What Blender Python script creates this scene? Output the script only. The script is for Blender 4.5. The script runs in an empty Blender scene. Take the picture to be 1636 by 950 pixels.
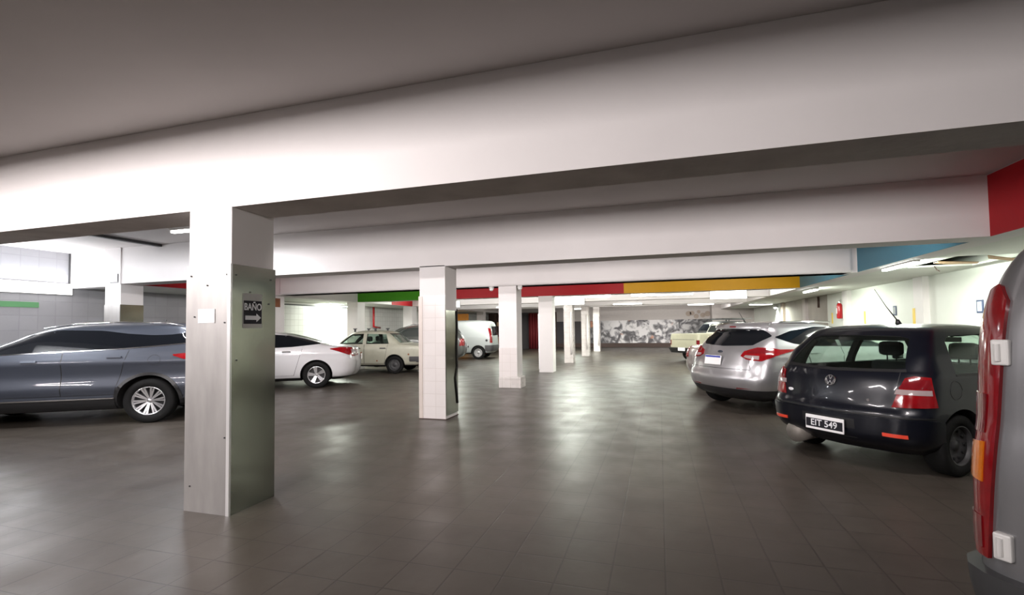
import bpy, bmesh, math, random
import numpy as np
from mathutils import Vector, Matrix
from mathutils.bvhtree import BVHTree

C = bpy.context.scene.collection
SC = bpy.context.scene
random.seed(7)
PI = math.pi

# ------------------------------------------------------------------ camera, world, exposure
FPX, EYE, ROLL, YAW = 772.0, 1.43, 0.0135, math.radians(16.9)
PITCH = math.atan(0.0394)
cd = bpy.data.cameras.new('camera')
cam = bpy.data.objects.new('camera', cd); C.objects.link(cam)
cd.sensor_fit = 'HORIZONTAL'; cd.sensor_width = 36.0
cd.lens = FPX / 1636.0 * 36.0
cd.shift_y = (492.6 - 475.0) / 1636.0
cd.clip_start = 0.05; cd.clip_end = 200
Fv = Vector((-math.sin(YAW) * math.cos(PITCH), math.cos(YAW) * math.cos(PITCH), math.sin(PITCH)))
R0 = Vector((math.cos(YAW), math.sin(YAW), 0)); U0 = R0.cross(Fv)
Rv = R0 * math.cos(ROLL) - U0 * math.sin(ROLL); Uv = U0 * math.cos(ROLL) + R0 * math.sin(ROLL)
cam.matrix_world = Matrix(((Rv.x, Uv.x, -Fv.x, 0), (Rv.y, Uv.y, -Fv.y, 0), (Rv.z, Uv.z, -Fv.z, EYE), (0, 0, 0, 1)))
SC.camera = cam
w = bpy.data.worlds.new('world'); SC.world = w; w.use_nodes = True
w.node_tree.nodes['Background'].inputs[0].default_value = (0.8, 0.78, 0.78, 1)
w.node_tree.nodes['Background'].inputs[1].default_value = 0.03
SC.view_settings.view_transform = 'Standard'; SC.view_settings.look = 'None'
SC.view_settings.exposure = -0.18; SC.view_settings.gamma = 1.0
try: SC.view_settings.use_curve_mapping = False
except Exception: pass
SC.cycles.use_denoising = True
SC.cycles.max_bounces = 8; SC.cycles.diffuse_bounces = 4; SC.cycles.glossy_bounces = 4
SC.cycles.transparent_max_bounces = 16
SC.cycles.sample_clamp_indirect = 4.0; SC.cycles.caustics_reflective = False; SC.cycles.caustics_refractive = False

# lamp powers (W), used by the lamp builders below
P_BAY0 = 95; P_BAY = 74; P_FACE = 90; P_SOFFIT = 170; P_SCONCE = 150; P_LEFT = 80
WARM = (1.0, 0.93, 0.92); NEUT = (1.0, 0.97, 0.93); GREEN = (0.93, 1.0, 0.88); COOL = (0.92, 0.95, 1.0)

# ------------------------------------------------------------------ materials
def mat(name, col, rough=0.5, metal=0.0, coat=0.0, spec=0.5, noise=0.0, nscale=8.0, bump=0.0, bscale=40.0, emit=0.0, ecol=None, croughness=0.05, stretch=None):
    m = bpy.data.materials.new(name); m.use_nodes = True
    nt = m.node_tree; b = nt.nodes['Principled BSDF']
    b.inputs['Base Color'].default_value = (*col, 1); b.inputs['Roughness'].default_value = rough
    b.inputs['Metallic'].default_value = metal; b.inputs['Coat Weight'].default_value = coat
    b.inputs['Coat Roughness'].default_value = croughness
    b.inputs['Specular IOR Level'].default_value = spec
    tc = nt.nodes.new('ShaderNodeTexCoord'); src = tc.outputs['Object']
    if stretch:
        mp = nt.nodes.new('ShaderNodeMapping'); mp.inputs['Scale'].default_value = stretch
        nt.links.new(src, mp.inputs[0]); src = mp.outputs[0]
    n = nt.nodes.new('ShaderNodeTexNoise'); n.inputs['Scale'].default_value = nscale; n.inputs['Detail'].default_value = 5
    nt.links.new(src, n.inputs['Vector'])
    mx = nt.nodes.new('ShaderNodeMix'); mx.data_type = 'RGBA'
    mx.inputs[6].default_value = (*[c * (1 - noise) for c in col], 1); mx.inputs[7].default_value = (*[min(1, c * (1 + noise * .6)) for c in col], 1)
    nt.links.new(n.outputs['Fac'], mx.inputs[0]); nt.links.new(mx.outputs[2], b.inputs['Base Color'])
    if bump:
        n2 = nt.nodes.new('ShaderNodeTexNoise'); n2.inputs['Scale'].default_value = bscale; n2.inputs['Detail'].default_value = 4
        nt.links.new(src, n2.inputs['Vector'])
        bp = nt.nodes.new('ShaderNodeBump'); bp.inputs['Strength'].default_value = bump; bp.inputs['Distance'].default_value = 0.01
        nt.links.new(n2.outputs['Fac'], bp.inputs['Height']); nt.links.new(bp.outputs[0], b.inputs['Normal'])
    if emit:
        b.inputs['Emission Color'].default_value = (*(ecol or col), 1); b.inputs['Emission Strength'].default_value = emit
    return m

def tile_mat(name, col, grout, size, rough, gloss_noise=0.0, noise=0.15, axis='XY', stain=None, mortar=0.012, row_off=0.0, bump=.25):
    m = mat(name, col, rough, noise=0.0); nt = m.node_tree; b = nt.nodes['Principled BSDF']
    tc = nt.nodes.new('ShaderNodeTexCoord'); sep = nt.nodes.new('ShaderNodeSeparateXYZ'); cmb = nt.nodes.new('ShaderNodeCombineXYZ')
    nt.links.new(tc.outputs['Object'], sep.inputs[0])
    nt.links.new(sep.outputs[axis[0]], cmb.inputs[0]); nt.links.new(sep.outputs[axis[1]], cmb.inputs[1])
    br = nt.nodes.new('ShaderNodeTexBrick'); br.offset = row_off
    br.inputs['Scale'].default_value = 1.0; br.inputs['Brick Width'].default_value = size; br.inputs['Row Height'].default_value = size
    br.inputs['Mortar Size'].default_value = mortar * size * 2; br.inputs['Mortar Smooth'].default_value = 0.3
    br.inputs['Color1'].default_value = (*[c * (1 - noise) for c in col], 1); br.inputs['Color2'].default_value = (*[c * (1 + noise) for c in col], 1)
    br.inputs['Mortar'].default_value = (*grout, 1)
    nt.links.new(cmb.outputs[0], br.inputs['Vector'])
    n = nt.nodes.new('ShaderNodeTexNoise'); n.inputs['Scale'].default_value = 0.7; n.inputs['Detail'].default_value = 8; n.inputs['Roughness'].default_value = .65
    nt.links.new(tc.outputs['Object'], n.inputs['Vector'])
    rp = nt.nodes.new('ShaderNodeValToRGB'); rp.color_ramp.elements[0].position = .3; rp.color_ramp.elements[1].position = .7
    d = stain or 0.7
    rp.color_ramp.elements[0].color = (d, d, d, 1); rp.color_ramp.elements[1].color = (1, 1, 1, 1)
    nt.links.new(n.outputs['Fac'], rp.inputs[0])
    mx = nt.nodes.new('ShaderNodeMix'); mx.data_type = 'RGBA'; mx.blend_type = 'MULTIPLY'; mx.inputs[0].default_value = 1
    nt.links.new(br.outputs['Color'], mx.inputs[6]); nt.links.new(rp.outputs[0], mx.inputs[7]); nt.links.new(mx.outputs[2], b.inputs['Base Color'])
    n3 = nt.nodes.new('ShaderNodeTexNoise'); n3.inputs['Scale'].default_value = 2.3; n3.inputs['Detail'].default_value = 6
    nt.links.new(tc.outputs['Object'], n3.inputs['Vector'])
    mr = nt.nodes.new('ShaderNodeMapRange'); mr.inputs['From Min'].default_value = .3; mr.inputs['From Max'].default_value = .7
    mr.inputs['To Min'].default_value = rough - gloss_noise; mr.inputs['To Max'].default_value = rough + gloss_noise
    nt.links.new(n3.outputs['Fac'], mr.inputs[0]); nt.links.new(mr.outputs[0], b.inputs['Roughness'])
    bp = nt.nodes.new('ShaderNodeBump'); bp.inputs['Strength'].default_value = bump; bp.inputs['Distance'].default_value = 0.004; bp.invert = True
    nt.links.new(br.outputs['Fac'], bp.inputs['Height'])
    n4 = nt.nodes.new('ShaderNodeTexNoise'); n4.inputs['Scale'].default_value = 9; n4.inputs['Detail'].default_value = 3
    nt.links.new(tc.outputs['Object'], n4.inputs['Vector'])
    bp2 = nt.nodes.new('ShaderNodeBump'); bp2.inputs['Strength'].default_value = .12; bp2.inputs['Distance'].default_value = 0.01
    nt.links.new(n4.outputs['Fac'], bp2.inputs['Height']); nt.links.new(bp.outputs[0], bp2.inputs['Normal'])
    nt.links.new(bp2.outputs[0], b.inputs['Normal'])
    return m

def glass_mat(name, tint, refl=0.12):
    m = bpy.data.materials.new(name); m.use_nodes = True; nt = m.node_tree
    nt.nodes.remove(nt.nodes['Principled BSDF']); out = nt.nodes['Material Output']
    t = nt.nodes.new('ShaderNodeBsdfTransparent'); t.inputs[0].default_value = (*tint, 1)
    g = nt.nodes.new('ShaderNodeBsdfGlossy'); g.inputs['Roughness'].default_value = 0.03; g.inputs[0].default_value = (.9, .95, .92, 1)
    lw = nt.nodes.new('ShaderNodeLayerWeight'); lw.inputs[0].default_value = .5
    pw = nt.nodes.new('ShaderNodeMath'); pw.operation = 'POWER'; pw.inputs[1].default_value = 4.0; nt.links.new(lw.outputs['Facing'], pw.inputs[0])
    f = nt.nodes.new('ShaderNodeMath'); f.operation = 'MULTIPLY_ADD'; f.inputs[1].default_value = .6; f.inputs[2].default_value = .025; nt.links.new(pw.outputs[0], f.inputs[0])
    mx = nt.nodes.new('ShaderNodeMixShader'); nt.links.new(f.outputs[0], mx.inputs[0])
    nt.links.new(t.outputs[0], mx.inputs[1]); nt.links.new(g.outputs[0], mx.inputs[2]); nt.links.new(mx.outputs[0], out.inputs[0])
    return m

M = {}
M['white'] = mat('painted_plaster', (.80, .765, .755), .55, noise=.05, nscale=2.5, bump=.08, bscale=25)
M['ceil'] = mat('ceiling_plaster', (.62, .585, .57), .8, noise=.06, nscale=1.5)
M['concrete'] = mat('rough_concrete', (.84, .79, .775), .8, noise=.35, nscale=3, bump=.5, bscale=18)
M['floor'] = tile_mat('floor_tiles', (.080, .067, .055), (.052, .043, .036), .30, .37, .07, .06, 'XY', .70, mortar=.010)
M['walltile'] = tile_mat('wall_tiles', (.76, .77, .74), (.6, .6, .57), .20, .22, .05, .03, 'YZ', .92, mortar=.02)
M['coltile'] = tile_mat('column_tiles', (.80, .75, .73), (.70, .64, .61), .20, .2, .05, .02, 'XZ', .9, mortar=.010)
M['coltile_dirty'] = tile_mat('dirty_column_tiles', (.76, .71, .68), (.6, .54, .5), .20, .3, .1, .04, 'XZ', .6, mortar=.012)
M['leftwall'] = tile_mat('grey_wall_blocks', (.40, .40, .42), (.36, .36, .38), .30, .5, .05, .04, 'YZ', .85, mortar=.015)
M['palewall'] = mat('pale_green_wall', (.74, .76, .70), .55, noise=.12, nscale=1.2)
M['red'] = mat('red_paint', (.40, .006, .012), .5, noise=.1, spec=.25)
M['green'] = mat('green_paint', (.06, .27, .014), .5, spec=.25, noise=.1)
M['yellow'] = mat('yellow_paint', (.62, .31, .004), .5, spec=.25, noise=.06)
M['blue'] = mat('blue_paint', (.055, .20, .28), .45, noise=.06)
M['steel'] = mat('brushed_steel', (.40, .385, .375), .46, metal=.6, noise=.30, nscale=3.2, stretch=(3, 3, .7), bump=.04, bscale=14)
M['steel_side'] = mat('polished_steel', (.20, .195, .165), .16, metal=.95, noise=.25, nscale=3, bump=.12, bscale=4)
M['edge'] = mat('aluminium_edge', (.85, .84, .84), .3, metal=.6)
M['black'] = mat('black_plastic', (.012, .012, .013), .45)
M['dark'] = mat('dark_rubber', (.015, .014, .014), .75, noise=.3, nscale=12)
M['tyre'] = mat('tyre_rubber', (.008, .008, .008), .8, noise=.2, spec=.2, nscale=20)
M['darkgrey'] = mat('dark_grey_plastic', (.05, .05, .052), .5)
M['paper'] = mat('white_paper', (.92, .91, .91), .5)
M['signblack'] = mat('sign_black', (.016, .015, .02), .6, spec=.2)
M['signwhite'] = mat('sign_white', (.82, .82, .84), .4)
M['housing'] = mat('lamp_housing', (.75, .74, .72), .4)
M['alloy'] = mat('alloy_silver', (.78, .78, .80), .22, metal=.9)
M['steelwheel'] = mat('steel_wheel_paint', (.42, .42, .42), .4, metal=.3)
M['chrome'] = mat('chrome', (.85, .85, .86), .08, metal=1.0)
M['lamp_red'] = mat('red_lamp_lens', (.24, .004, .007), .12, coat=.7, noise=.35, nscale=18)
M['lamp_dark'] = mat('dark_red_lamp_lens', (.16, .006, .010), .10, coat=1.0)
M['lamp_amber'] = mat('amber_lamp_lens', (.75, .20, .012), .12, coat=1.0, noise=.3, nscale=30)
M['lamp_clear'] = mat('clear_lamp_lens', (.34, .27, .27), .10, coat=1.0)
M['reflector'] = mat('red_reflector', (.80, .07, .035), .2, coat=1.0)
M['darkglass'] = mat('dark_tinted_glass', (.005, .006, .008), .05, coat=0, spec=.35)
M['midglass'] = mat('grey_tinted_glass', (.03, .034, .034), .06, spec=.7)
M['glass'] = glass_mat('clear_car_glass', (.84, .90, .87))
M['seat'] = mat('seat_cloth', (.02, .02, .022), .9)
M['p_navy'] = mat('paint_near_black_navy', (.0035, .0045, .009), .3, metal=.1, coat=.35, spec=.35)
M['p_silver'] = mat('paint_silver', (.48, .475, .49), .32, metal=.75, coat=1.0)
M['p_slate'] = mat('paint_slate_blue', (.042, .048, .064), .45, metal=.4, coat=.3)
M['p_white'] = mat('paint_pearl_white', (.56, .55, .56), .28, coat=1.0)
M['p_beige'] = mat('paint_faded_beige', (.42, .41, .33), .5, coat=.2, noise=.22, nscale=5)
M['p_cream'] = mat('paint_old_cream', (.48, .47, .34), .45, coat=.3, noise=.15, nscale=4)
M['p_vanwhite'] = mat('paint_van_white', (.38, .41, .40), .3, coat=.8)
M['p_grey'] = mat('paint_dark_grey', (.10, .105, .10), .3, metal=.5, coat=1.0)
M['p_rosesilver'] = mat('paint_rose_silver', (.42, .37, .37), .3, metal=.7, coat=1.0)
M['p_vansilver'] = mat('paint_van_silver', (.26, .26, .27), .3, metal=.6, coat=1.0)
M['plateblue'] = mat('plate_blue', (.03, .05, .35), .4)
M['rust'] = mat('rust', (.25, .09, .04), .8, noise=.4)
M['orange'] = mat('orange_board', (.85, .36, .07), .6, noise=.15)
M['brown'] = mat('dark_brown_wood', (.055, .028, .020), .6, noise=.35)
M['tan'] = mat('tan_board', (.42, .27, .15), .7, noise=.2)
M['curtain'] = mat('dark_red_cloth', (.13, .004, .008), .8)
M['darkwall'] = mat('dark_wall_paint', (.055, .05, .054), .7, noise=.2)
M['pinkwall'] = mat('pinkish_grey_wall', (.50, .46, .44), .7, noise=.08)
M['dirtbrown'] = mat('brown_stain', (.40, .33, .28), .8, noise=.3)
M['signgreen'] = mat('green_sign', (.12, .32, .14), .5)
M['signnavy'] = mat('navy_frame', (.03, .05, .12), .4)
M['plaquegrey'] = mat('plaque_grey', (.3, .32, .33), .5)
M['plaqueblue'] = mat('plaque_pale_blue', (.65, .74, .92), .4)
M['yellowmark'] = mat('yellow_mark', (.85, .62, .10), .5)
M['extred'] = mat('extinguisher_red', (.45, .012, .018), .25, coat=.6)
def emis(name, col, s):
    return mat(name, (.9, .9, .9), .5, emit=s, ecol=col)
M['em_n'] = emis('lit_tube_neutral', (1, .98, .95), 9.0)
M['em_g'] = emis('lit_tube_greenish', (.96, 1, .93), 12.0)

def mural_mat():
    m = mat('abstract_mural', (.3, .3, .3), .5); nt = m.node_tree; b = nt.nodes['Principled BSDF']
    tc = nt.nodes.new('ShaderNodeTexCoord')
    n = nt.nodes.new('ShaderNodeTexNoise'); n.inputs['Scale'].default_value = 1.9; n.inputs['Detail'].default_value = 8; n.inputs['Distortion'].default_value = .9
    nt.links.new(tc.outputs['Object'], n.inputs['Vector'])
    rp = nt.nodes.new('ShaderNodeValToRGB'); e = rp.color_ramp.elements
    e[0].position = .40; e[0].color = (.06, .055, .06, 1); e[1].position = .56; e[1].color = (.62, .60, .60, 1)
    x = rp.color_ramp.elements.new(.48); x.color = (.24, .23, .24, 1)
    nt.links.new(n.outputs['Fac'], rp.inputs[0])
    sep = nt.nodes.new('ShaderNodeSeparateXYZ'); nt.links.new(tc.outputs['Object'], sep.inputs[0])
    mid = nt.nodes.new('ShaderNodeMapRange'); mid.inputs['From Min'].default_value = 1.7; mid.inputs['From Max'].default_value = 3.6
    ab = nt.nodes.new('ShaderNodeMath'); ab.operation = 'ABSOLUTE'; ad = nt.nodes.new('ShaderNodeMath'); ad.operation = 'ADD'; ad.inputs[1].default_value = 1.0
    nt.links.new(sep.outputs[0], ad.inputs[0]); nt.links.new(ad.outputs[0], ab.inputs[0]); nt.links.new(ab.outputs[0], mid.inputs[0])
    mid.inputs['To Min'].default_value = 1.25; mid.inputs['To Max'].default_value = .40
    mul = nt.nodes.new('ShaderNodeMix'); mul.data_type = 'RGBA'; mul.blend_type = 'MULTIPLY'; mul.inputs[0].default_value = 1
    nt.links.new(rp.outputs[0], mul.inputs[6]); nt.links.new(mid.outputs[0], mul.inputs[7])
    n2 = nt.nodes.new('ShaderNodeTexNoise'); n2.inputs['Scale'].default_value = .8; mp = nt.nodes.new('ShaderNodeMapping'); mp.inputs['Location'].default_value = (5.3, 2, 8)
    nt.links.new(tc.outputs['Object'], mp.inputs[0]); nt.links.new(mp.outputs[0], n2.inputs['Vector'])
    r2 = nt.nodes.new('ShaderNodeValToRGB'); r2.color_ramp.elements[0].position = .64; r2.color_ramp.elements[1].position = .68
    nt.links.new(n2.outputs['Fac'], r2.inputs[0])
    mx = nt.nodes.new('ShaderNodeMix'); mx.data_type = 'RGBA'; mx.inputs[7].default_value = (.5, .22, .13, 1)
    nt.links.new(r2.outputs[0], mx.inputs[0]); nt.links.new(mul.outputs[2], mx.inputs[6]); nt.links.new(mx.outputs[2], b.inputs['Base Color'])
    return m
M['mural'] = mural_mat()

# ------------------------------------------------------------------ mesh helpers
def link(name, me, m, parent=None, smooth=False):
    o = bpy.data.objects.new(name, me); C.objects.link(o)
    if m is not None:
        for x in (m if isinstance(m, (list, tuple)) else [m]): me.materials.append(x)
    if smooth:
        for p in me.polygons: p.use_smooth = True
    if parent is not None: o.parent = parent
    return o
def bm_obj(name, bm, m, parent=None, smooth=False):
    me = bpy.data.meshes.new(name); bmesh.ops.recalc_face_normals(bm, faces=bm.faces[:]); bm.to_mesh(me); bm.free()
    return link(name, me, m, parent, smooth)
def tag(o, label=None, cat=None, group=None, kind=None):
    if label: o['label'] = label
    if cat: o['category'] = cat
    if group: o['group'] = group
    if kind: o['kind'] = kind
    return o
def empty(name, loc, rz, label, cat, group=None, kind=None):
    o = bpy.data.objects.new(name, None); C.objects.link(o); o.location = loc; o.rotation_euler = (0, 0, rz); o.empty_display_size = .1
    return tag(o, label, cat, group, kind)
def add_box(bm, x0, x1, y0, y1, z0, z1, bev=0.0, mi=0):
    vs = [bm.verts.new(p) for p in ((x0, y0, z0), (x1, y0, z0), (x1, y1, z0), (x0, y1, z0), (x0, y0, z1), (x1, y0, z1), (x1, y1, z1), (x0, y1, z1))]
    fs = [bm.faces.new([vs[i] for i in f]) for f in ((0, 3, 2, 1), (4, 5, 6, 7), (0, 1, 5, 4), (1, 2, 6, 5), (2, 3, 7, 6), (3, 0, 4, 7))]
    for f in fs: f.material_index = mi
    if bev:
        bmesh.ops.bevel(bm, geom=list({e for f in fs for e in f.edges}), offset=bev, segments=2, affect='EDGES', profile=.5)
    return fs
def box(name, x0, x1, y0, y1, z0, z1, m, parent=None, bev=0.0):
    bm = bmesh.new(); add_box(bm, x0, x1, y0, y1, z0, z1, bev); return bm_obj(name, bm, m, parent)
def add_cyl(bm, p0, p1, r0, r1=None, n=16, caps=True):
    p0 = Vector(p0); p1 = Vector(p1); r1 = r0 if r1 is None else r1; d = (p1 - p0).normalized()
    a = d.orthogonal().normalized(); b = d.cross(a)
    A = [bm.verts.new(p0 + (a * math.cos(2 * PI * i / n) + b * math.sin(2 * PI * i / n)) * r0) for i in range(n)]
    B = [bm.verts.new(p1 + (a * math.cos(2 * PI * i / n) + b * math.sin(2 * PI * i / n)) * r1) for i in range(n)]
    for i in range(n): bm.faces.new((A[i], A[(i + 1) % n], B[(i + 1) % n], B[i]))
    if caps: bm.faces.new(A[::-1]); bm.faces.new(B)
def tube(name, pts, r, m, parent=None, n=8):
    bm = bmesh.new(); pts = [Vector(p) for p in pts]; rings = []
    for i, p in enumerate(pts):
        d = (pts[min(i + 1, len(pts) - 1)] - pts[max(i - 1, 0)]).normalized()
        a = d.cross(Vector((0.13, .21, .97))).normalized(); b = d.cross(a)
        rr = r[i] if isinstance(r, (list, tuple)) else r
        rings.append([bm.verts.new(p + (a * math.cos(2 * PI * k / n) + b * math.sin(2 * PI * k / n)) * rr) for k in range(n)])
    for A, B in zip(rings, rings[1:]):
        for k in range(n): bm.faces.new((A[k], A[(k + 1) % n], B[(k + 1) % n], B[k]))
    bm.faces.new(rings[0][::-1]); bm.faces.new(rings[-1])
    return bm_obj(name, bm, m, parent, True)
def lathe(name, prof, m, parent=None, n=32, axis='Z', center=(0, 0, 0), closed=False):
    bm = bmesh.new(); rings = []
    for r, h in prof:
        ring = []
        for k in range(n):
            a = 2 * PI * k / n; c, s = r * math.cos(a), r * math.sin(a)
            p = (c, s, h) if axis == 'Z' else (c, h, s)
            ring.append(bm.verts.new((p[0] + center[0], p[1] + center[1], p[2] + center[2])))
        rings.append(ring)
    seq = list(zip(rings, rings[1:])) + ([(rings[-1], rings[0])] if closed else [])
    for A, B in seq:
        for k in range(n): bm.faces.new((A[k], A[(k + 1) % n], B[(k + 1) % n], B[k]))
    if not closed: bm.faces.new(rings[0][::-1]); bm.faces.new(rings[-1])
    return bm_obj(name, bm, m, parent, True)
def prism(name, pts, p0, ux, uy, un, th, m, parent=None):
    """outline pts (a,b) in plane p0 + a*ux + b*uy, thickness th along un"""
    bm = bmesh.new(); p0 = Vector(p0); ux = Vector(ux); uy = Vector(uy); un = Vector(un)
    A = [bm.verts.new(p0 + ux * a + uy * b) for a, b in pts]; B = [bm.verts.new(p0 + ux * a + uy * b + un * th) for a, b in pts]
    bm.faces.new(A[::-1]); bm.faces.new(B)
    n = len(pts)
    for i in range(n): bm.faces.new((A[i], A[(i + 1) % n], B[(i + 1) % n], B[i]))
    return bm_obj(name, bm, m, parent)
def text_mesh(name, s, size, mtx, m, parent=None, ext=.002, sx=1.0, bold=0.0):
    cu = bpy.data.curves.new('lettering_tmp', 'FONT'); cu.body = s; cu.size = size; cu.extrude = ext; cu.align_x = 'CENTER'; cu.align_y = 'CENTER'; cu.offset = bold
    t = bpy.data.objects.new('lettering_tmp', cu); C.objects.link(t)
    dg = bpy.context.evaluated_depsgraph_get(); me = bpy.data.meshes.new_from_object(t.evaluated_get(dg))
    bpy.data.objects.remove(t); bpy.data.curves.remove(cu)
    me.transform(Matrix.Diagonal((sx, 1, 1, 1))); me.transform(mtx); me.materials.clear()
    return link(name, me, m, parent)
def frame_mtx(o, ux, uy):
    ux = Vector(ux).normalized(); uy = Vector(uy).normalized(); uz = ux.cross(uy)
    return Matrix(((ux.x, uy.x, uz.x, o[0]), (ux.y, uy.y, uz.y, o[1]), (ux.z, uy.z, uz.z, o[2]), (0, 0, 0, 1)))
def area(name, loc, direc, sx, sy, power, col, parent=None, spread=180):
    l = bpy.data.lights.new(name, 'AREA'); l.shape = 'RECTANGLE'; l.size = sx; l.size_y = sy; l.energy = power; l.color = col; l.spread = math.radians(spread)
    o = bpy.data.objects.new(name, l); C.objects.link(o); o.location = loc
    d = Vector(direc).normalized(); o.rotation_euler = (-d).to_track_quat('Z', 'Y').to_euler()
    if parent is not None:
        o.parent = parent
    # keep the long side along world X
    z = -d; x = Vector((1, 0, 0)) if abs(d.x) < .5 else Vector((0, 1, 0)); x = (x - z * x.dot(z)).normalized(); y = z.cross(x)
    o.rotation_euler = Matrix(((x.x, y.x, z.x), (x.y, y.y, z.y), (x.z, y.z, z.z))).to_euler()
    return o

# ------------------------------------------------------------------ setting
ZB, ZC = 2.42, 3.15
XL, XR, YB, YF = -12.1, 5.6, 34.0, -5.0
PX0, PX1 = -3.68, -3.23
ROWS = [3.0, 7.0, 11.0, 15.0, 19.0, 23.5, 28.0]
def S(o, label, cat): return tag(o, label, cat, kind='structure')
S(box('floor', XL - .3, XR + .3, YF - .3, YB + .3, -.2, 0, M['floor']), 'dark grey-brown square tiled garage floor, worn and faintly glossy', 'floor')
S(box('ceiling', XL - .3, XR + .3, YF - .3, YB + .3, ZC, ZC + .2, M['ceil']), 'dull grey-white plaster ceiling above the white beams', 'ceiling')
S(box('wall_left', XL - .3, XL, YF - .3, YB + .3, 0, ZC, M['leftwall']), 'grey block wall behind the cars with a green sign', 'wall')
S(box('wall_right', XR, XR + .3, YF - .3, YB + .3, 0, ZC, M['palewall']), 'pale whitish-green wall with number plaques and fire extinguisher', 'wall')
S(box('wall_front', XL, XR, YF - .3, YF, 0, ZC, M['white']), 'white wall behind the viewpoint', 'wall')
S(box('wall_back', XL, XR, YB, YB + .3, 0, ZC, M['pinkwall']), 'pinkish-grey end wall above the graffiti band', 'wall')
# end wall dressing
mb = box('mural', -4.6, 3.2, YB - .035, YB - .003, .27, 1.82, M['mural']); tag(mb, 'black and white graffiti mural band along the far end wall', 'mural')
S(box('trim_1', XL, XR, YB - .10, YB, 0, .26, M['brown']), 'dark brown kerb at the foot of the far end wall', 'kerb')
S(box('wall_panel_dark', -7.0, -4.62, YB - .04, YB, .26, 1.80, M['darkwall']), 'dark grey painted lower panel left of the mural', 'wall')
S(box('wall_recess_shade', XL + .04, -7.0, YB - .06, YB, .26, 2.5, M['brown']), 'dark brown sheet painting the shade of the recess behind the curtain and shelves', 'wall')  # dark sheet paints the shade of an open storage recess
S(box('wall_inner', 3.2, XR, YB - 1.2, YB - .1, 0, ZC, M['pinkwall']), 'light grey wall block in the far right corner', 'wall')
st = bmesh.new()
random.seed(3)
cxs = [(1.9 + .22 * i + random.uniform(-.05, .05), 2.15 + random.uniform(-.16, .22)) for i in range(6)]
for a, b in cxs: add_cyl(st, (a, YB - .012, b), (a, YB - .002, b), random.uniform(.10, .2), n=9)
tag(bm_obj('damp_stain', st, M['dirtbrown']), 'brown damp stain high on the far end wall above the mural', 'stain')

# beams: front face at y, .42 thick
BT = .42
paint4 = [(-10.35, -7.72, 'green'), (-7.72, -1.0, 'red'), (-1.0, 3.74, 'yellow')]
blabel = {3.0: 'nearest broad white ceiling beam crossing the whole picture, brightly lit', 7.0: 'second white ceiling beam, resting on the white tiled pillar',
          11.0: 'third white ceiling beam, just in front of the coloured one', 15.0: 'ceiling beam painted green, red and yellow along its face',
          19.0: 'white ceiling beam carrying the two glowing box lamps', 23.5: 'white ceiling beam behind the one with the box lamps', 28.0: 'farthest shallow white ceiling beam before the end wall', -1.0: 'white ceiling beam behind the viewpoint'}
for y in [-1.0] + ROWS:
    zb = ZB if y < 27 else 2.55
    bm = bmesh.new(); add_box(bm, XL if y < 4 else -10.35, 3.74, y, y + BT, zb, ZC + .01)
    for f in bm.faces:
        if f.normal.z < -.5 or (f.calc_center_median().z < zb + .001): f.material_index = 1
    b = bm_obj('beam', bm, [M['white'], M['concrete'] if y < 4 else M['white']]); S(b, blabel[y], 'beam')
    if y == 15.0:
        for x0, x1, c in paint4:
            box('painted_band', x0, x1, y - .012, y + .0, ZB + .0, ZC - .02, M[c], b)
    if y == 11.0:   # rounded white sleeve round the beam
        bm = bmesh.new(); add_box(bm, -10.1, 3.66, y - .05, y + BT + .05, ZB - .0, ZC - .02, .05)
        bm_obj('beam_sleeve', bm, M['white'], b)
# side girders (fascia) with coloured bays
gr = S(box('girder_right', 3.74, 4.05, YF, YB - 1.2, ZB, ZC + .01, M['white']), 'long edge beam above the right-hand parked cars, painted red and blue in places', 'beam'); gr.name = 'girder'
gl = S(box('girder_left', -10.8, -10.35, 7.0, YB, ZB, ZC + .01, M['white']), 'long edge beam over the left row of pillars, painted red in places', 'beam'); gl.name = 'girder.001'
for y0, y1, c in ((3.42, 7.0, 'red'), (7.42, 10.95, 'blue'), (11.47, 15.0, 'blue')):
    box('painted_band', 3.728, 3.74, y0, y1, ZB, ZC - .01, M[c], gr)
for y0, y1, c in ((7.42, 10.95, 'red'), (17.3, 19.0, 'red')):
    box('painted_band', -10.35, -10.338, y0, y1, ZB, ZC - .01, M[c], gl)
# soffits (lowered ceiling strips beside the walls)
bm = bmesh.new()
hx0, hx1, hy0, hy1 = 4.35, 5.32, 8.95, 10.5
for a in ((4.05, hx0, YF, YB - 1.2), (hx1, XR, YF, YB - 1.2), (hx0, hx1, YF, hy0), (hx0, hx1, hy1, YB - 1.2)): add_box(bm, *a, ZB, ZB + .03)
sr = S(bm_obj('ceiling_right', bm, M['palewall']), 'lowered pale ceiling strip along the right wall with a broken hole', 'ceiling')
bk = box('cavity_backing', hx0 - .05, hx1 + .05, hy0 - .05, hy1 + .05, ZB + .35, ZB + .36, M['black'], sr)
prism('broken_flap', [(0, 0), (.55, .05), (.62, .28), (.30, .38), (.02, .24)], (4.36, 9.5, 2.40), (.96, -.1, -.06), (.1, .98, .02), (0, 0, 1), .012, M['tan'], sr)
prism('broken_flap', [(0, 0), (.9, -.04), (1.0, .06), (.3, .12)], (4.75, 9.0, 2.41), (.75, .62, -.03), (-.6, .75, -.05), (0, 0, 1), .012, M['tan'], sr)
tube('hanging_strip', [(4.75, 10.48, 2.43), (4.78, 10.46, 2.36), (4.80, 10.42, 2.33)], .008, M['brown'], sr)
S(box('ceiling_left', XL, -10.8, 7.42, YB, ZB, ZB + .05, M['palewall']), 'lowered pale ceiling strip along the left wall', 'ceiling')
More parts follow.
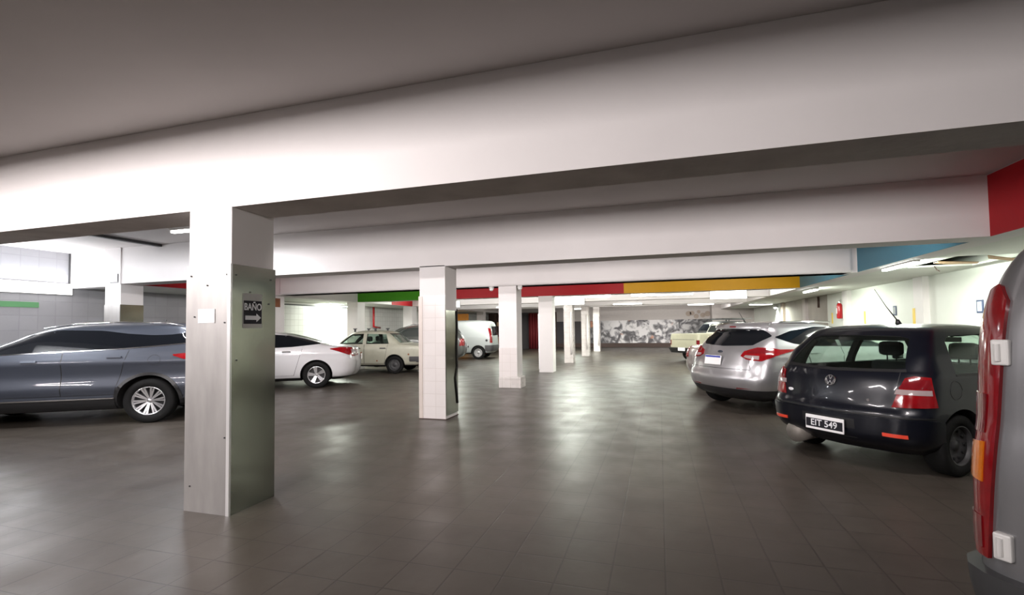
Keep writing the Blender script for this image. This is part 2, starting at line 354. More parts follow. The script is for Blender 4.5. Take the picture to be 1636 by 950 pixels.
# white boxed end of the second beam by the left wall
tag(box('conduit', XL, XL + .02, 7.12, 7.14, 2.38, ZC - .003, M['darkgrey']), 'thin dark strip painting the shadow line in the corner beside the white boxed panel', 'conduit')  # added dark strip, paints the shadow line of the wall corner
o = S(box('wall_box', XL, -10.95, 7.15, 7.45, 2.40, 3.15, M['white']), 'bright white boxed-in panel high beside the left wall', 'wall')
box('gap_strip', -10.95, -10.87, 7.12, 7.3, 2.42, 3.13, M['black'], o)
S(box('wall_infill', -10.87, -10.8, 7.15, 7.45, ZB, ZC, M['white']), 'white infill beside the boxed panel', 'wall')
box('beam_end', -10.8, -10.35, 6.98, 7.44, ZB - .01, ZC, M['white'], gl)

# left wall from the second pillar back is tiled white
S(box('wall_cladding', XL, XL + .03, 11.2, YB - .1, 0, ZB, M['walltile']), 'white tiled wall section behind the white sedan', 'wall')
t1 = S(box('trim_2', XL + .03, XL + .10, 11.9, 17.0, 2.34, 2.40, M['housing']), 'pale conduit strip along the top of the left tiled wall', 'trim')
box('shadow_gap', XL + .03, XL + .07, 11.9, 17.0, 2.30, 2.335, M['darkgrey'], t1)

# ------------------------------------------------------------------ pillars
def pillar(x0, x1, y0, y1, z1, m, label, name='pillar'):
    return S(box(name, x0, x1, y0, y1, 0, z1, m, bev=.006), label, 'pillar')
p1 = pillar(PX0 + .005, PX1 - .005, 3.005, 3.445, ZB + .02, M['white'], 'nearest square pillar clad in metal sheet, white above')
cz = 1.965
bm = bmesh.new(); add_box(bm, PX0 - .004, PX1 - .012, 2.992, 3.004, 0, cz); bm_obj('front_cladding', bm, M['steel'], p1)
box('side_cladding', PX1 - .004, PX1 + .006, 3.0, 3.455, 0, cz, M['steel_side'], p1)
box('side_cladding', PX0 - .008, PX0 + .004, 3.0, 3.455, 0, cz, M['steel'], p1)
box('rear_cladding', PX0, PX1, 3.446, 3.457, 0, cz, M['steel'], p1)
box('edge_trim', PX1 - .022, PX1 + .009, 2.986, 3.004, 0, cz + .0, M['edge'], p1)
for (a, b) in ((.05, 1.88), (.42, 1.88), (.09, 1.55), (.40, 1.50), (.06, .2), (.41, .6), (.22, 1.80)):
    bm = bmesh.new(); add_cyl(bm, (PX0 + a, 2.984, b), (PX0 + a, 2.993, b), .006, n=10); bm_obj('screw', bm, M['darkgrey'], p1)
for (a, b) in ((.04, 1.88), (.40, 1.87), (.38, 1.66), (.18, 1.75), (.22, 1.6), (.05, 1.2)):
    bm = bmesh.new(); add_cyl(bm, (PX1 + .005, 3.0 + a, b), (PX1 + .012, 3.0 + a, b), .006, n=10); bm_obj('screw', bm, M['darkgrey'], p1)
tag(box('paper_notice', PX0 + .13, PX0 + .30, 2.985, 2.9915, 1.50, 1.61, M['paper']), 'small blank white paper taped to the front of the metal-clad pillar', 'notice')
# bathroom sign on the right-hand face
sg = empty('bathroom_sign', (PX1 + .0065, 3.205, 1.585), 0, 'black BAÑO sign with white arrow on the side of the metal-clad pillar', 'sign')
def on(o, parent): o.parent = parent; return o
bm = bmesh.new(); add_box(bm, 0, .003, -.098, .098, -.13, .155); bm_obj('backing_sheet', bm, mat('faded_sheet', (.45, .44, .42), .4), sg)
bm = bmesh.new(); add_box(bm, .003, .006, -.092, .092, -.095, .095); bm_obj('sign_face', bm, M['signblack'], sg)
text_mesh('lettering', 'BAÑO', .080, frame_mtx((.007, 0, .042), (0, 1, 0), (0, 0, 1)), M['signwhite'], sg, .001, .80, .0015)
prism('arrow', [(-.078, -.062), (.035, -.062), (.035, -.08), (.082, -.045), (.035, -.01), (.035, -.028), (-.078, -.028)], (.0065, 0, 0), (0, 1, 0), (0, 0, 1), (1, 0, 0), .002, M['signwhite'], sg)

plabels = {7.0: 'white tiled square pillar with a cable down its side, second in the middle row', 11.0: 'white pillar with a wider block at its base',
           15.0: 'plain white pillar with chipped left edge', 19.0: 'white pillar under the left glowing box lamp', 23.5: 'worn white pillar with a tiled lower part, second last in the row', 28.0: 'farthest narrow stained pillar in the middle row'}
for y in ROWS[1:]:
    zt = (ZB if y < 27 else 2.55) + .02
    m = M['coltile'] if y == 7.0 else (M['white'] if y in (11.0, 15.0) else M['coltile_dirty'])
    wx = PX1 if y < 16 else -3.27
    x0 = PX0 + (0 if y < 16 else .05)
    if y == 7.0:
        p = pillar(x0, wx, y, y + .45, zt, M['white'], plabels[y])
        box('tile_cladding', x0 + .06, wx + .0, y - .012, y, 0.0, 1.95, M['coltile'], p)
        box('corner_strip', x0 - .012, x0 + .055, y - .014, y + .02, 0, 1.95, mat('tile_edge', (.66, .58, .53), .35, noise=.2, nscale=4), p)
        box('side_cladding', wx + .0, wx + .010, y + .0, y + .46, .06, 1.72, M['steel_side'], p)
        box('base_trim', x0 - .01, wx + .012, y - .02, y + .47, 0, .012, M['brown'], p)
        tube('cable', [(wx + .022, y + .39 + dy, z) for dy, z in ((.02, 1.75), (.03, 1.4), (.0, 1.1), (.02, .8), (-.05, .62), (-.02, .45), (.03, .2))], .011, M['dark'], p)
    else:
        p = pillar(x0, wx, y, y + .45, zt, m, plabels[y])
    if y == 11.0:
        box('base_block', x0 - .01, wx + .09, y - .03, y + .40, 0, .26, M['coltile_dirty'], p, .01)
        box('tile_cladding', x0 + .0, wx - .0, y - .010, y, .27, .95, M['coltile'], p)
    if y == 15.0:
        box('corner_strip', x0 - .006, x0 + .03, y - .01, y + .04, .1, 1.85, M['edge'], p)
    if y in (19.0, 23.5, 28.0):
        tube('conduit', [(wx - .07, y - .03, .35), (wx - .07, y - .03, 1.2), (wx - .06, y - .03, 2.0)], .035, M['white'], p)
llab = {7.0: 'white pillar with metal sheet lower part behind the slate SUV', 11.0: 'peeling white pillar rising behind the white sedan', 15.0: 'off-white pillar behind the windscreen of the beige sedan', 19.0: 'bright white pillar behind the silver-roofed hatchback', 23.5: 'white pillar beside the orange board', 28.0: 'far pale pillar over the white van'}
for y in ROWS[1:]:
    p = pillar(-10.8, -10.36, y, y + .45, ZB + .02, M['white'], llab[y])
    if y == 7.0:
        box('front_cladding', -10.80, -10.36, y - .012, y, 0, 2.0, M['steel'], p)
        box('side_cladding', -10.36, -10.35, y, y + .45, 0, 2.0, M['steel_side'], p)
        bk2 = box('bracket', -10.42, -10.40, y - .03, y, 2.46, 2.62, M['darkgrey'], p)
        box('bracket_arm', -10.62, -10.40, y - .03, y - .01, 2.44, 2.455, M['darkgrey'], p)
    if y == 11.0:
        box('front_cladding', -10.80, -10.36, y - .012, y, 0, 2.05, M['coltile_dirty'], p)
        box('rust_patch', -10.36, -10.352, y + .10, y + .28, 2.1, 2.35, M['rust'], p)
# right wall pilasters
for yy, lab, mm in ((12.6, 'bright white pilaster between the two number plaques', 'white'), (17.0, 'pale pinkish pilaster right of the fire extinguisher', 'white'), (21.4, 'pale pilaster on the darker stretch of the right wall', 'pinkwall'), (25.0, 'brownish far pilaster on the right wall', 'dirtbrown')):
    S(box('pilaster', XR - .12, XR, yy, yy + .40, 0, ZB, M[mm]), lab, 'pilaster')
S(box('wall_panel_grey', XR - .02, XR, 19.2, 24.9, 0, ZB, mat('greyish_wall', (.40, .37, .33), .7, noise=.25, nscale=2)), 'grey-brown stained stretch of the right wall', 'wall')

# ------------------------------------------------------------------ lamps
def beam_back_lamp(x, y, power, col, label, emm='em_n'):
    """strip lamp bolted on the rear face of a beam, hood above the tube; y = rear face of the beam"""
    t = empty('strip_lamp', (x, y + .001, 2.60), 0, label, 'lamp', None)
    bm = bmesh.new(); add_box(bm, -.62, .62, 0, .05, -.10, .02); add_box(bm, -.62, .62, 0, .34, .0, .02); bm_obj('housing', bm, M['housing'], t)
    bm = bmesh.new(); add_cyl(bm, (-.58, .09, -.02), (.58, .09, -.02), .018, n=12); bm_obj('tube', bm, M[emm], t, True)
    area('tube_light', (0, .115, -.02), (0, 1, -.35), 1.16, .03, power, col, t)
    return t
def at(txt, i): return txt
for i, x in enumerate((-8.6, -6.2, -4.68, -3.38, .4)):
    beam_back_lamp(x, -.58, P_BAY0 * (.8, .9, 1.1, 1.5, .42)[i], WARM, 'strip lamp on the beam behind the viewpoint, number %s from the left' % ['one', 'two', 'three', 'four', 'five', 'six'][i])
for i, (x, y, pw) in enumerate(((-5.2, 3.42, 1), (-1.4, 3.42, 1), (1.9, 3.42, .8), (-7.6, 7.42, .8), (-4.6, 7.42, 1), (-1.2, 7.42, 1), (2.2, 7.42, .8), (-7.0, 11.48, .6), (-4.3, 11.48, .6), (-1.0, 11.48, .7), (2.2, 11.48, .8), (-7.0, 15.44, 1), (-4.6, 15.44, 1), (-1.2, 15.44, 1), (2.2, 15.44, 1), (-7.6, 19.44, 1.2), (-1.2, 19.44, 1.2), (2.2, 19.44, 1), (-4.6, 23.94, 1), (-1.2, 23.94, 1), (2.2, 23.94, 1))):
    beam_back_lamp(x, y, P_BAY * pw, WARM if y < 8 else NEUT, 'strip lamp hidden on the rear of the %s beam, %s' % ({3.42: 'nearest', 7.42: 'second', 11.48: 'third', 15.44: 'coloured', 19.44: 'fifth', 23.94: 'sixth'}[y], {-5.2: 'left', -1.4: 'middle', 1.9: 'right', -7.6: 'far left', -4.6: 'left of centre', -1.2: 'right of centre', 2.2: 'far right', -7.0: 'far left', -4.3: 'left of centre', -1.0: 'right of centre'}[x]))  # coloured, fifth and sixth beams: added lamps, there to brighten the beams beyond
for x, l in ((-3.0, 'middle'), (.0, 'middle right'), (2.4, 'right')):
    o = beam_back_lamp(x, 28.42, 70, NEUT, 'unseen strip lamp added behind the farthest beam to light the mural, ' + l); o.location.z = 2.80  # added unseen lamps, put here to brighten the end wall
beam_back_lamp(-9.0, 3.42, P_BAY * 1.3, COOL, 'unseen strip lamp added behind the nearest beam to light the white boxed panel')  # added lamp for the boxed panel and the second beam's left end
def hang_lamp(x, y, z, L, power, col, label, em='em_g', rz=0, side=0):
    t = empty('tube_lamp', (x, y, z), rz, label, 'lamp')
    bm = bmesh.new(); add_box(bm, -L / 2, L / 2, -.05, .05, .02, .07, .008); bm_obj('housing', bm, M['housing'], t)
    bm = bmesh.new(); add_box(bm, -L / 2 + .02, L / 2 - .02, -.04, .04, -.015, .02, .01); bm_obj('diffuser', bm, M[em], t)
    for q in (-.35, .35):
        bm = bmesh.new(); add_cyl(bm, (L * q, 0, .07), (L * q, 0, (ZC if -10.8 < x < 3.7 else ZB) + .004 - z), .010, n=8); bm_obj('mount', bm, M['housing'], t)
    a = area('tube_light', (0, 0, -.03), (0, 0, -1), L - .1, .06, power, col, t, 170)
    if side: area('tube_light', (0, -side * .055, 0), (0, -side, -.35), L - .1, .05, power * .38, col, t, 170)
    return t
hang_lamp(.1, 16.05, 2.40, 1.9, P_BAY, GREEN, 'thin glowing tube lamp just under the yellow beam')
hang_lamp(-2.0, 16.05, 2.40, 1.0, P_BAY, GREEN, 'short thin tube lamp under the red part of the coloured beam')
hang_lamp(-1.35, 22.4, 2.42, 1.3, P_BAY * 2.4, GREEN, 'glowing tube lamp over the middle of the mural')
hang_lamp(1.95, 25.1, 2.42, 1.2, P_BAY * 2.4, GREEN, 'glowing tube lamp above the roof rack of the dark car')
hang_lamp(4.55, 24.9, 2.34, 1.0, P_BAY * 2.4, GREEN, 'glowing tube lamp next to the bright wall lamp')
hang_lamp(-7.0, 22.4, 2.42, 1.2, P_BAY * 2.4, GREEN, 'tube lamp over the white van')
hang_lamp(-4.4, 27.0, 2.42, 1.2, P_BAY * 2.4, GREEN, 'far tube lamp beyond the last pillars')
hang_lamp(-6.95, 5.9, 3.06, 1.3, P_LEFT, COOL, 'tube lamp on the ceiling behind the metal-clad pillar', 'em_n')
def face_lamp(x0, x1, z0, z1, y, power, col, label):
    t = empty('box_lamp', ((x0 + x1) / 2, y, (z0 + z1) / 2), 0, label, 'lamp'); hx, hz = (x1 - x0) / 2, (z1 - z0) / 2
    bm = bmesh.new(); add_box(bm, -hx, hx, -.07, 0, -hz, hz, .006); bm_obj('housing', bm, M['housing'], t)
    bm = bmesh.new(); add_box(bm, -hx + .01, hx - .01, -.085, -.07, -hz + .01, hz - .01, .005); bm_obj('diffuser', bm, M['em_g'], t)
    area('panel_light', (0, -.095, 0), (0, -1, -.3), hx * 2 - .1, hz * 2 - .05, power, col, t)
face_lamp(1.80, 3.02, 2.36, 2.66, 18.99, P_FACE, GREEN, 'glowing box lamp on the far beam, to the right above the silver hatchback')
face_lamp(-3.97, -2.78, 2.30, 2.63, 18.99, P_FACE, GREEN, 'glowing box lamp on top of the fifth pillar')
face_lamp(-9.25, -8.06, 2.32, 2.58, 18.99, P_FACE, GREEN, 'glowing box lamp mostly hidden behind the tiled pillar')
# right soffit tube + its neighbours
hang_lamp(3.95, 9.8, 2.375, 1.2, P_SOFFIT, GREEN, 'bright tube lamp under the lowered ceiling by the right wall', 'em_g', PI / 2, 1)
hang_lamp(4.14, 15.6, 2.345, 1.2, P_SOFFIT * .45, GREEN, 'tube lamp further along the lowered ceiling by the right wall', 'em_g', PI / 2, 1)
hang_lamp(-11.75, 15.75, 2.33, 1.2, P_SOFFIT * 1.2, GREEN, 'tube lamp over the blown-out white tiled wall on the left, behind a pillar', 'em_g', PI / 2, -1)
# wall lamp at the far right
t = empty('wall_lamp', (XR - .10, 26.6, 2.34), 0, 'small bright wall lamp throwing a cone of light on the far right wall', 'lamp')
bm = bmesh.new(); add_cyl(bm, (0, 0, -.10), (0, 0, .04), .13, .05, n=20); bm_obj('lamp_shade', bm, M['housing'], t, True)
bm = bmesh.new(); bmesh.ops.create_uvsphere(bm, u_segments=16, v_segments=10, radius=.07, matrix=Matrix.Translation((0, 0, -.09))); bm_obj('bulb', bm, M['em_g'], t, True)
area('bulb_light', (-.02, 0, -.19), (.25, 0, -1), .1, .1, P_SCONCE, (1, 1, .92), t, 100)
# left wall batten light
t = empty('wall_batten_lamp', (XL + .001, 6.55, 2.37), 0, 'long glowing batten lamp on the left wall above the slate SUV', 'lamp')
bm = bmesh.new(); add_box(bm, 0, .05, -2.0, .62, -.12, .12, .005); bm_obj('housing', bm, M['housing'], t)
bm = bmesh.new(); add_box(bm, .05, .075, -1.98, .60, -.11, .11, .005); bm_obj('diffuser', bm, M['em_n'], t)
area('up_light', (.10, -.7, .10), (.35, 0, 1), .1, 2.4, 30, COOL, t)
area('batten_light', (.09, -.7, 0), (1, 0, .7), 2.4, .2, P_LEFT, COOL, t)
# ceiling dark slot on left
tag(box('cable_tray', -9.36, -9.26, 5.2, 7.0, 3.10, 3.149, M['darkgrey']), 'dark cable tray on the ceiling above the slate SUV', 'cable tray')
tag(box('green_sign', XL, XL + .012, 5.85, 6.61, 1.965, 2.075, M['signgreen']), 'green rectangular sign on the left wall under the batten lamp', 'sign')
tag(tube('pipe', [(-10.34, 8.5, 2.45), (-10.34, 9.6, 2.45)], .02, M['darkgrey']), 'short dark pipe under the left edge beam beside the metal-clad pillar', 'pipe')
for x in (-3.83, -3.12):
    t = empty('lamp_holder', (x, 10.93, 2.37), 0, 'small white lamp holder %s the top of the pillar with the base block' % ('left of' if x < -3.5 else 'right of'), 'lamp holder')
    bm = bmesh.new(); add_cyl(bm, (0, 0, .0), (0, 0, .05), .06, .05, n=16); bm_obj('socket', bm, M['housing'], t, True)
    bm = bmesh.new(); bmesh.ops.create_uvsphere(bm, u_segments=14, v_segments=8, radius=.05, matrix=Matrix.Translation((0, 0, -.01))); bm_obj('bulb', bm, mat('frosted_bulb', (.9, .9, .88), .2), t, True)

# ------------------------------------------------------------------ small wall things
def plaque(y, z, w_, h_, face, digit, label):
    t = empty('number_plaque', (XR - (.0), y, z), 0, label, 'plaque')
    bm = bmesh.new(); add_box(bm, -.015, -.001, -w_ / 2, w_ / 2, -h_ / 2, h_ / 2, .004); bm_obj('plaque_frame', bm, M['signnavy'], t)
    bm = bmesh.new(); add_box(bm, -.019, -.015, -w_ * .30, w_ * .30, -h_ * .36, h_ * .36); bm_obj('plaque_face', bm, face, t)
    if digit: text_mesh('digit', digit, h_ * .55, frame_mtx((-.0205, 0, 0), (0, -1, 0), (0, 0, 1)), M['plaquegrey'], t, .001)
plaque(10.88, 1.70, .20, .24, M['plaqueblue'], '8', 'navy framed plaque with pale blue face on the brightest part of the right wall')
plaque(14.2, 1.72, .17, .24, M['plaquegrey'], None, 'small dark grey plaque on the right wall beside the car aerial')
for y, z, l in ((13.05, 1.58, 'yellow vertical mark on the white pilaster'), (16.1, 1.60, 'faint yellow mark between the extinguisher and the dark plaque'), (18.8, 1.62, 'faint yellow mark left of the fire extinguisher')):
    tag(box('yellow_mark', XR - .13 if 12.5 < y < 13.1 else XR - .012, XR - .12 if 12.5 < y < 13.1 else XR, y - .1, y - .0, z - .2, z + .16, M['yellowmark']), l, 'mark')
def extinguisher(x, y, z):
    t = empty('fire_extinguisher', (x, y, z), 0, 'red fire extinguisher hanging on the right wall by a pilaster', 'fire extinguisher')
    lathe('cylinder_body', [(.02, -.28), (.075, -.275), (.085, -.25), (.085, .12), (.07, .18), (.03, .215), (.022, .23)], M['extred'], t, 24)
    bm = bmesh.new(); add_cyl(bm, (0, 0, .22), (0, 0, .27), .03, n=12); add_box(bm, -.02, .02, -.12, .05, .27, .285); add_box(bm, -.015, .015, -.13, .04, .30, .315); bm_obj('valve', bm, M['chrome'], t)
    tube('hose', [(0, .03, .25), (-.02, .13, .2), (-.02, .15, .05), (-.02, .12, -.15)], .012, M['black'], t)
    bm = bmesh.new(); add_box(bm, -.088, -.080, -.04, .04, -.12, .06); bm_obj('instruction_panel', bm, M['paper'], t)
    bm = bmesh.new(); add_box(bm, .07, .10, -.04, .04, 0, .1); bm_obj('bracket', bm, M['darkgrey'], t)
extinguisher(XR - .10, 17.72, 1.85)
tag(tube('pipe', [(XR - .05, 20.0, 2.4), (XR - .05, 20.0, 2.0)], .04, M['brown']), 'dark short pipe stub on the grey-brown part of right wall', 'pipe')

# far storage things seen between the pillars
tag(box('orange_board', -12.0, -10.95, 27.0, 27.05, .0, 2.3, M['orange']), 'orange board standing behind the white van', 'board')
tag(box('brown_cabinet', -11.1, -9.6, 31.0, 31.6, 0, 2.4, M['brown'], bev=.02), 'tall dark brown cabinet behind the white van', 'cabinet')
t = empty('shelf_unit', (-9.9, 30.2, 0), 0, 'dark shelf unit stacked with tan boxes beside the white van', 'shelf')
bm = bmesh.new()
for z in (.4, .95, 1.5, 2.05): add_box(bm, -.5, .5, 0, .4, z, z + .04)
for x in (-.5, .46): add_box(bm, x, x + .04, 0, .4, 0, 2.3)
bm_obj('shelf_frame', bm, M['brown'], t)
for (x, z, s, l) in ((-.25, .44, .34, 'tan box low on the dark shelf unit'), (.22, .99, .36, 'tan box in the middle of the dark shelf unit'), (-.2, 1.54, .3, 'tan box high on the dark shelf unit')):
    tag(box('cardboard_box', -9.9 + x - s / 2, -9.9 + x + s / 2, 30.22, 30.5, z, z + s * .85, M['tan']), l, 'box')
bm = bmesh.new(); pts = [(-8.25 + .05 * i, 30.9 + .06 * math.sin(i * 1.7)) for i in range(16)]
A = [bm.verts.new((x, y, .02)) for x, y in pts]; B = [bm.verts.new((x, y, 2.35)) for x, y in pts]
A2 = [bm.verts.new((x, y + .03, .02)) for x, y in pts]; B2 = [bm.verts.new((x, y + .03, 2.35)) for x, y in pts]
for i in range(15):
    bm.faces.new((A[i], A[i + 1], B[i + 1], B[i])); bm.faces.new((A2[i + 1], A2[i], B2[i], B2[i + 1])); bm.faces.new((B[i], B[i + 1], B2[i + 1], B2[i])); bm.faces.new((A[i + 1], A[i], A2[i], A2[i + 1]))
bm.faces.new((A[0], B[0], B2[0], A2[0])); bm.faces.new((A[-1], A2[-1], B2[-1], B[-1]))
tag(bm_obj('red_curtain', bm, M['curtain'], None, True), 'dark red hanging curtain left of the plain white pillar', 'curtain')
tag(box('brown_door_leaf', -9.35, -8.75, 30.55, 30.6, 0, 2.1, mat('old_brown_door', (.12, .045, .03), .6, noise=.3)), 'reddish brown door leaf leaning beside the shelf unit', 'door leaf')
tag(box('folded_mattress', -9.9, -9.45, 29.2, 29.5, 0, .85, mat('tan_cloth', (.30, .20, .12), .9, noise=.3), bev=.05), 'tan folded mattress standing on the floor right of the white van', 'mattress')
tag(box('wooden_crate', -9.35, -8.95, 28.7, 29.1, 0, .45, M['brown'], bev=.01), 'low dark crate right of the white van', 'crate')
tag(box('dark_partition', -9.3, -8.3, 31.2, 31.3, 0, 2.4, M['darkwall']), 'dark grey-brown screen left of the red curtain', 'screen')
rp = tube('red_pipe', [(-11.9, 18.4, 2.4), (-11.9, 18.4, 1.55), (-11.9, 18.9, 1.5)], .05, M['extred']); tag(rp, 'red pipe running down the left wall behind the beige sedan', 'pipe')

# ================================================================== CARS
def pchip(xs, ys):
    xs = np.array(xs, float); ys = np.array(ys, float); h = np.diff(xs); d = np.diff(ys) / h; n = len(xs); m = np.zeros(n)
    for i in range(1, n - 1):
        if d[i - 1] * d[i] > 0:
            w1 = 2 * h[i] + h[i - 1]; w2 = h[i] + 2 * h[i - 1]; m[i] = (w1 + w2) / (w1 / d[i - 1] + w2 / d[i])
    m[0] = d[0]; m[-1] = d[-1]
    def f(x):
        i = int(np.clip(np.searchsorted(xs, x) - 1, 0, n - 2)); t = (x - xs[i]) / h[i]
        t = min(max(t, 0), 1)
        return (2 * t**3 - 3 * t**2 + 1) * ys[i] + (t**3 - 2 * t**2 + t) * h[i] * m[i] + (-2 * t**3 + 3 * t**2) * ys[i + 1] + (t**3 - t**2) * h[i] * m[i + 1]
    return f

class Shape:
    """car shell from plan outlines stacked in height. keys: (z, rear x, front x, half width)"""
    def __init__(s, keys, rr=.24, rf=.38, bulge_r=.05, bulge_f=.12, bow=.035, grr=None, zg=1.0, ridge=None):
        k = np.array(keys, float); s.k = k; s.z0, s.z1 = k[0, 0], k[-1, 0]
        s.xr, s.xf, s.w = pchip(k[:, 0], k[:, 1]), pchip(k[:, 0], k[:, 2]), pchip(k[:, 0], k[:, 3])
        s.rr, s.rf, s.br, s.bf, s.bow = rr, rf, bulge_r, bulge_f, bow; s.grr = grr or rr; s.zg = zg; s.ridge = ridge; s.c = {}
    def outline(s, z):
        key = round(float(z), 5)
        if key in s.c: return s.c[key]
        z = min(max(z, s.z0), s.z1); xr, xf, w = s.xr(z), s.xf(z), s.w(z)
        if s.ridge: w += s.ridge(z)
        L = xf - xr; t = min(max((z - s.zg + .06) / .15, 0), 1); rr = s.rr * (1 - t) + s.grr * t
        rx = min(rr, L * .2); ry = min(rr * 1.15, w * .6); fx = min(s.rf, L * .25); fy = min(s.rf, w * .65)
        br = min(s.br, L * .1); bf = min(s.bf, L * .12); we = w * (1 - s.bow)
        pts = []
        for i in range(9): y = (we - ry) * i / 9; pts.append((xr + br * (y / (we - ry))**2, y))
        for i in range(13): a = PI / 2 * i / 12; pts.append((xr + br + rx * (1 - math.cos(a)), we - ry + ry * math.sin(a)))
        xa, xb = xr + br + rx, xf - bf - fx; xm = (xa + xb) / 2; hl = (xb - xa) / 2
        for i in range(1, 44): x = xa + (xb - xa) * i / 44; pts.append((x, w * (1 - s.bow * ((x - xm) / hl)**2)))
        for i in range(13): a = PI / 2 * (1 - i / 12); pts.append((xf - bf - fx * (1 - math.cos(a)), we - fy + fy * math.sin(a)))
        for i in range(1, 10): y = (we - fy) * (1 - i / 9); pts.append((xf - bf * (y / (we - fy))**2, y))
        p = np.array(pts); d = np.r_[0, np.cumsum(np.hypot(*np.diff(p, axis=0).T))]
        s.c[key] = (p, d); return p, d
    def P(s, kind, a, z, side=1):
        p, d = s.outline(z)
        if kind == 'S':
            return Vector((a, side * float(np.interp(a, p[:, 0], p[:, 1])), z))
        sg = 1 if a >= 0 else -1; a = abs(a)
        if kind == 'F': a = d[-1] - a
        return Vector((float(np.interp(a, d, p[:, 0])), side * sg * float(np.interp(a, d, p[:, 1])), z))
    def N(s, kind, a, z, side=1):
        e = .012; za, zb = max(z - e, s.z0), min(z + e, s.z1)
        da = s.P(kind, a + e, z, side) - s.P(kind, a - e, z, side)
        dz = s.P(kind, a, zb, side) - s.P(kind, a, za, side)
        n = da.cross(dz)
        if n.length < 1e-9: return Vector((0, side, 0))
        n.normalize(); ref = s.P(kind, a, z, side) - Vector(((s.k[:, 1].min() + s.k[:, 2].max()) / 2, 0, z - .0))
        if kind == 'S': ok = n.y * side > 0
        elif kind == 'R': ok = (n.x < 0) if abs(n.x) > abs(n.y) else (n.y * ref.y > 0)
        else: ok = (n.x > 0) if abs(n.x) > abs(n.y) else (n.y * ref.y > 0)
        return n if ok else -n
    def zs(s, m=5):
        k = s.k[:, 0]; out = [k[0]]
        for a, b in zip(k, k[1:]): out += list(np.linspace(a, b, m + 1)[1:])
        return out

def resample(poly, n):
    p = np.array(poly, float)
    if len(p) == 1: return np.repeat(p, n, 0)
    d = np.r_[0, np.cumsum(np.hypot(*np.diff(p, axis=0).T))]; t = np.linspace(0, d[-1], n)
    return np.c_[np.interp(t, d, p[:, 0]), np.interp(t, d, p[:, 1])]

def patch_bm(sh, kind, bot, top, off, depth, side=1, nu=18, nv=6, bm=None, dirn=None):
    bm = bm or bmesh.new(); B, T = resample(bot, nu), resample(top, nu); G, H = [], []
    for j in range(nv + 1):
        t = j / nv; g, h = [], []
        for i in range(nu):
            a, z = B[i] * (1 - t) + T[i] * t; p = sh.P(kind, a, z, side); n = sh.N(kind, a, z, side) if dirn is None else Vector(dirn)
            g.append(bm.verts.new(p + n * off)); h.append(bm.verts.new(p + n * (off - depth)))
        G.append(g); H.append(h)
    for j in range(nv):
        for i in range(nu - 1):
            bm.faces.new((G[j][i], G[j][i + 1], G[j + 1][i + 1], G[j + 1][i])); bm.faces.new((H[j][i], H[j + 1][i], H[j + 1][i + 1], H[j][i + 1]))
    ring = [(0, i) for i in range(nu)] + [(j, nu - 1) for j in range(1, nv + 1)] + [(nv, i) for i in range(nu - 2, -1, -1)] + [(j, 0) for j in range(nv - 1, 0, -1)]
    for (a, b), (c, d) in zip(ring, ring[1:] + ring[:1]): bm.faces.new((G[a][b], G[c][d], H[c][d], H[a][b]))
    return bm
def sharp_smooth(me, ang=38):
    for p in me.polygons: p.use_smooth = True
    bm = bmesh.new(); bm.from_mesh(me)
    for e in bm.edges:
        if len(e.link_faces) == 2 and e.calc_face_angle(0) > math.radians(ang): e.smooth = False
    bm.to_mesh(me); bm.free()
def patch(name, sh, kind, bot, top, off, m, parent, depth=.012, side=1, nu=18, nv=6):
    bm = patch_bm(sh, kind, bot, top, off, depth, side, nu, nv)
    bmesh.ops.remove_doubles(bm, verts=bm.verts[:], dist=1e-5)
    o = bm_obj(name, bm, m, parent); sharp_smooth(o.data); return o

def shell_bm(sh, m=5, lower=None):
    bm = bmesh.new(); rings = []
    for z in sh.zs(m):
        p, _ = sh.outline(z); full = [(x, y) for x, y in p] + [(x, -y) for x, y in p[1:-1][::-1]]
        rings.append([bm.verts.new((x, y, z)) for x, y in full])
    n = len(rings[0])
    for A, B in zip(rings, rings[1:]):
        zc = (A[0].co.z + B[0].co.z) / 2
        for i in range(n):
            f = bm.faces.new((A[i], A[(i + 1) % n], B[(i + 1) % n], B[i]))
            if lower and zc < lower: f.material_index = 1
    for R_, rev in ((rings[0], True), (rings[-1], False)):
        h = (n + 2) // 2   # zipper cap between the two sides
        for i in range(h - 1):
            a, b = R_[i], R_[i + 1]; c, d = R_[(n - i - 1) % n] if True else 0, R_[(n - i) % n]
            vs = []
            for v in (a, b, c, d):
                if v not in vs: vs.append(v)
            if len(vs) >= 3:
                try:
                    f = bm.faces.new(vs)
                    if rev and lower: f.material_index = 1
                except ValueError: pass
    bmesh.ops.recalc_face_normals(bm, faces=bm.faces[:])
    return bm
def obj_tmp(bm, mats):
    me = bpy.data.meshes.new('tmp'); bmesh.ops.recalc_face_normals(bm, faces=bm.faces[:]); bm.to_mesh(me); bm.free(); return link('tmp', me, mats)
def boolean(o, cut_bm, mats):
    c = obj_tmp(cut_bm, mats)
    for p in c.data.polygons: p.material_index = len(mats) - 1
    md = o.modifiers.new('b', 'BOOLEAN'); md.operation = 'DIFFERENCE'; md.object = c; md.solver = 'EXACT'
    dg = bpy.context.evaluated_depsgraph_get(); me = bpy.data.meshes.new_from_object(o.evaluated_get(dg))
    o.modifiers.clear(); old = o.data; o.data = me; bpy.data.meshes.remove(old); cm = c.data; bpy.data.objects.remove(c); bpy.data.meshes.remove(cm)

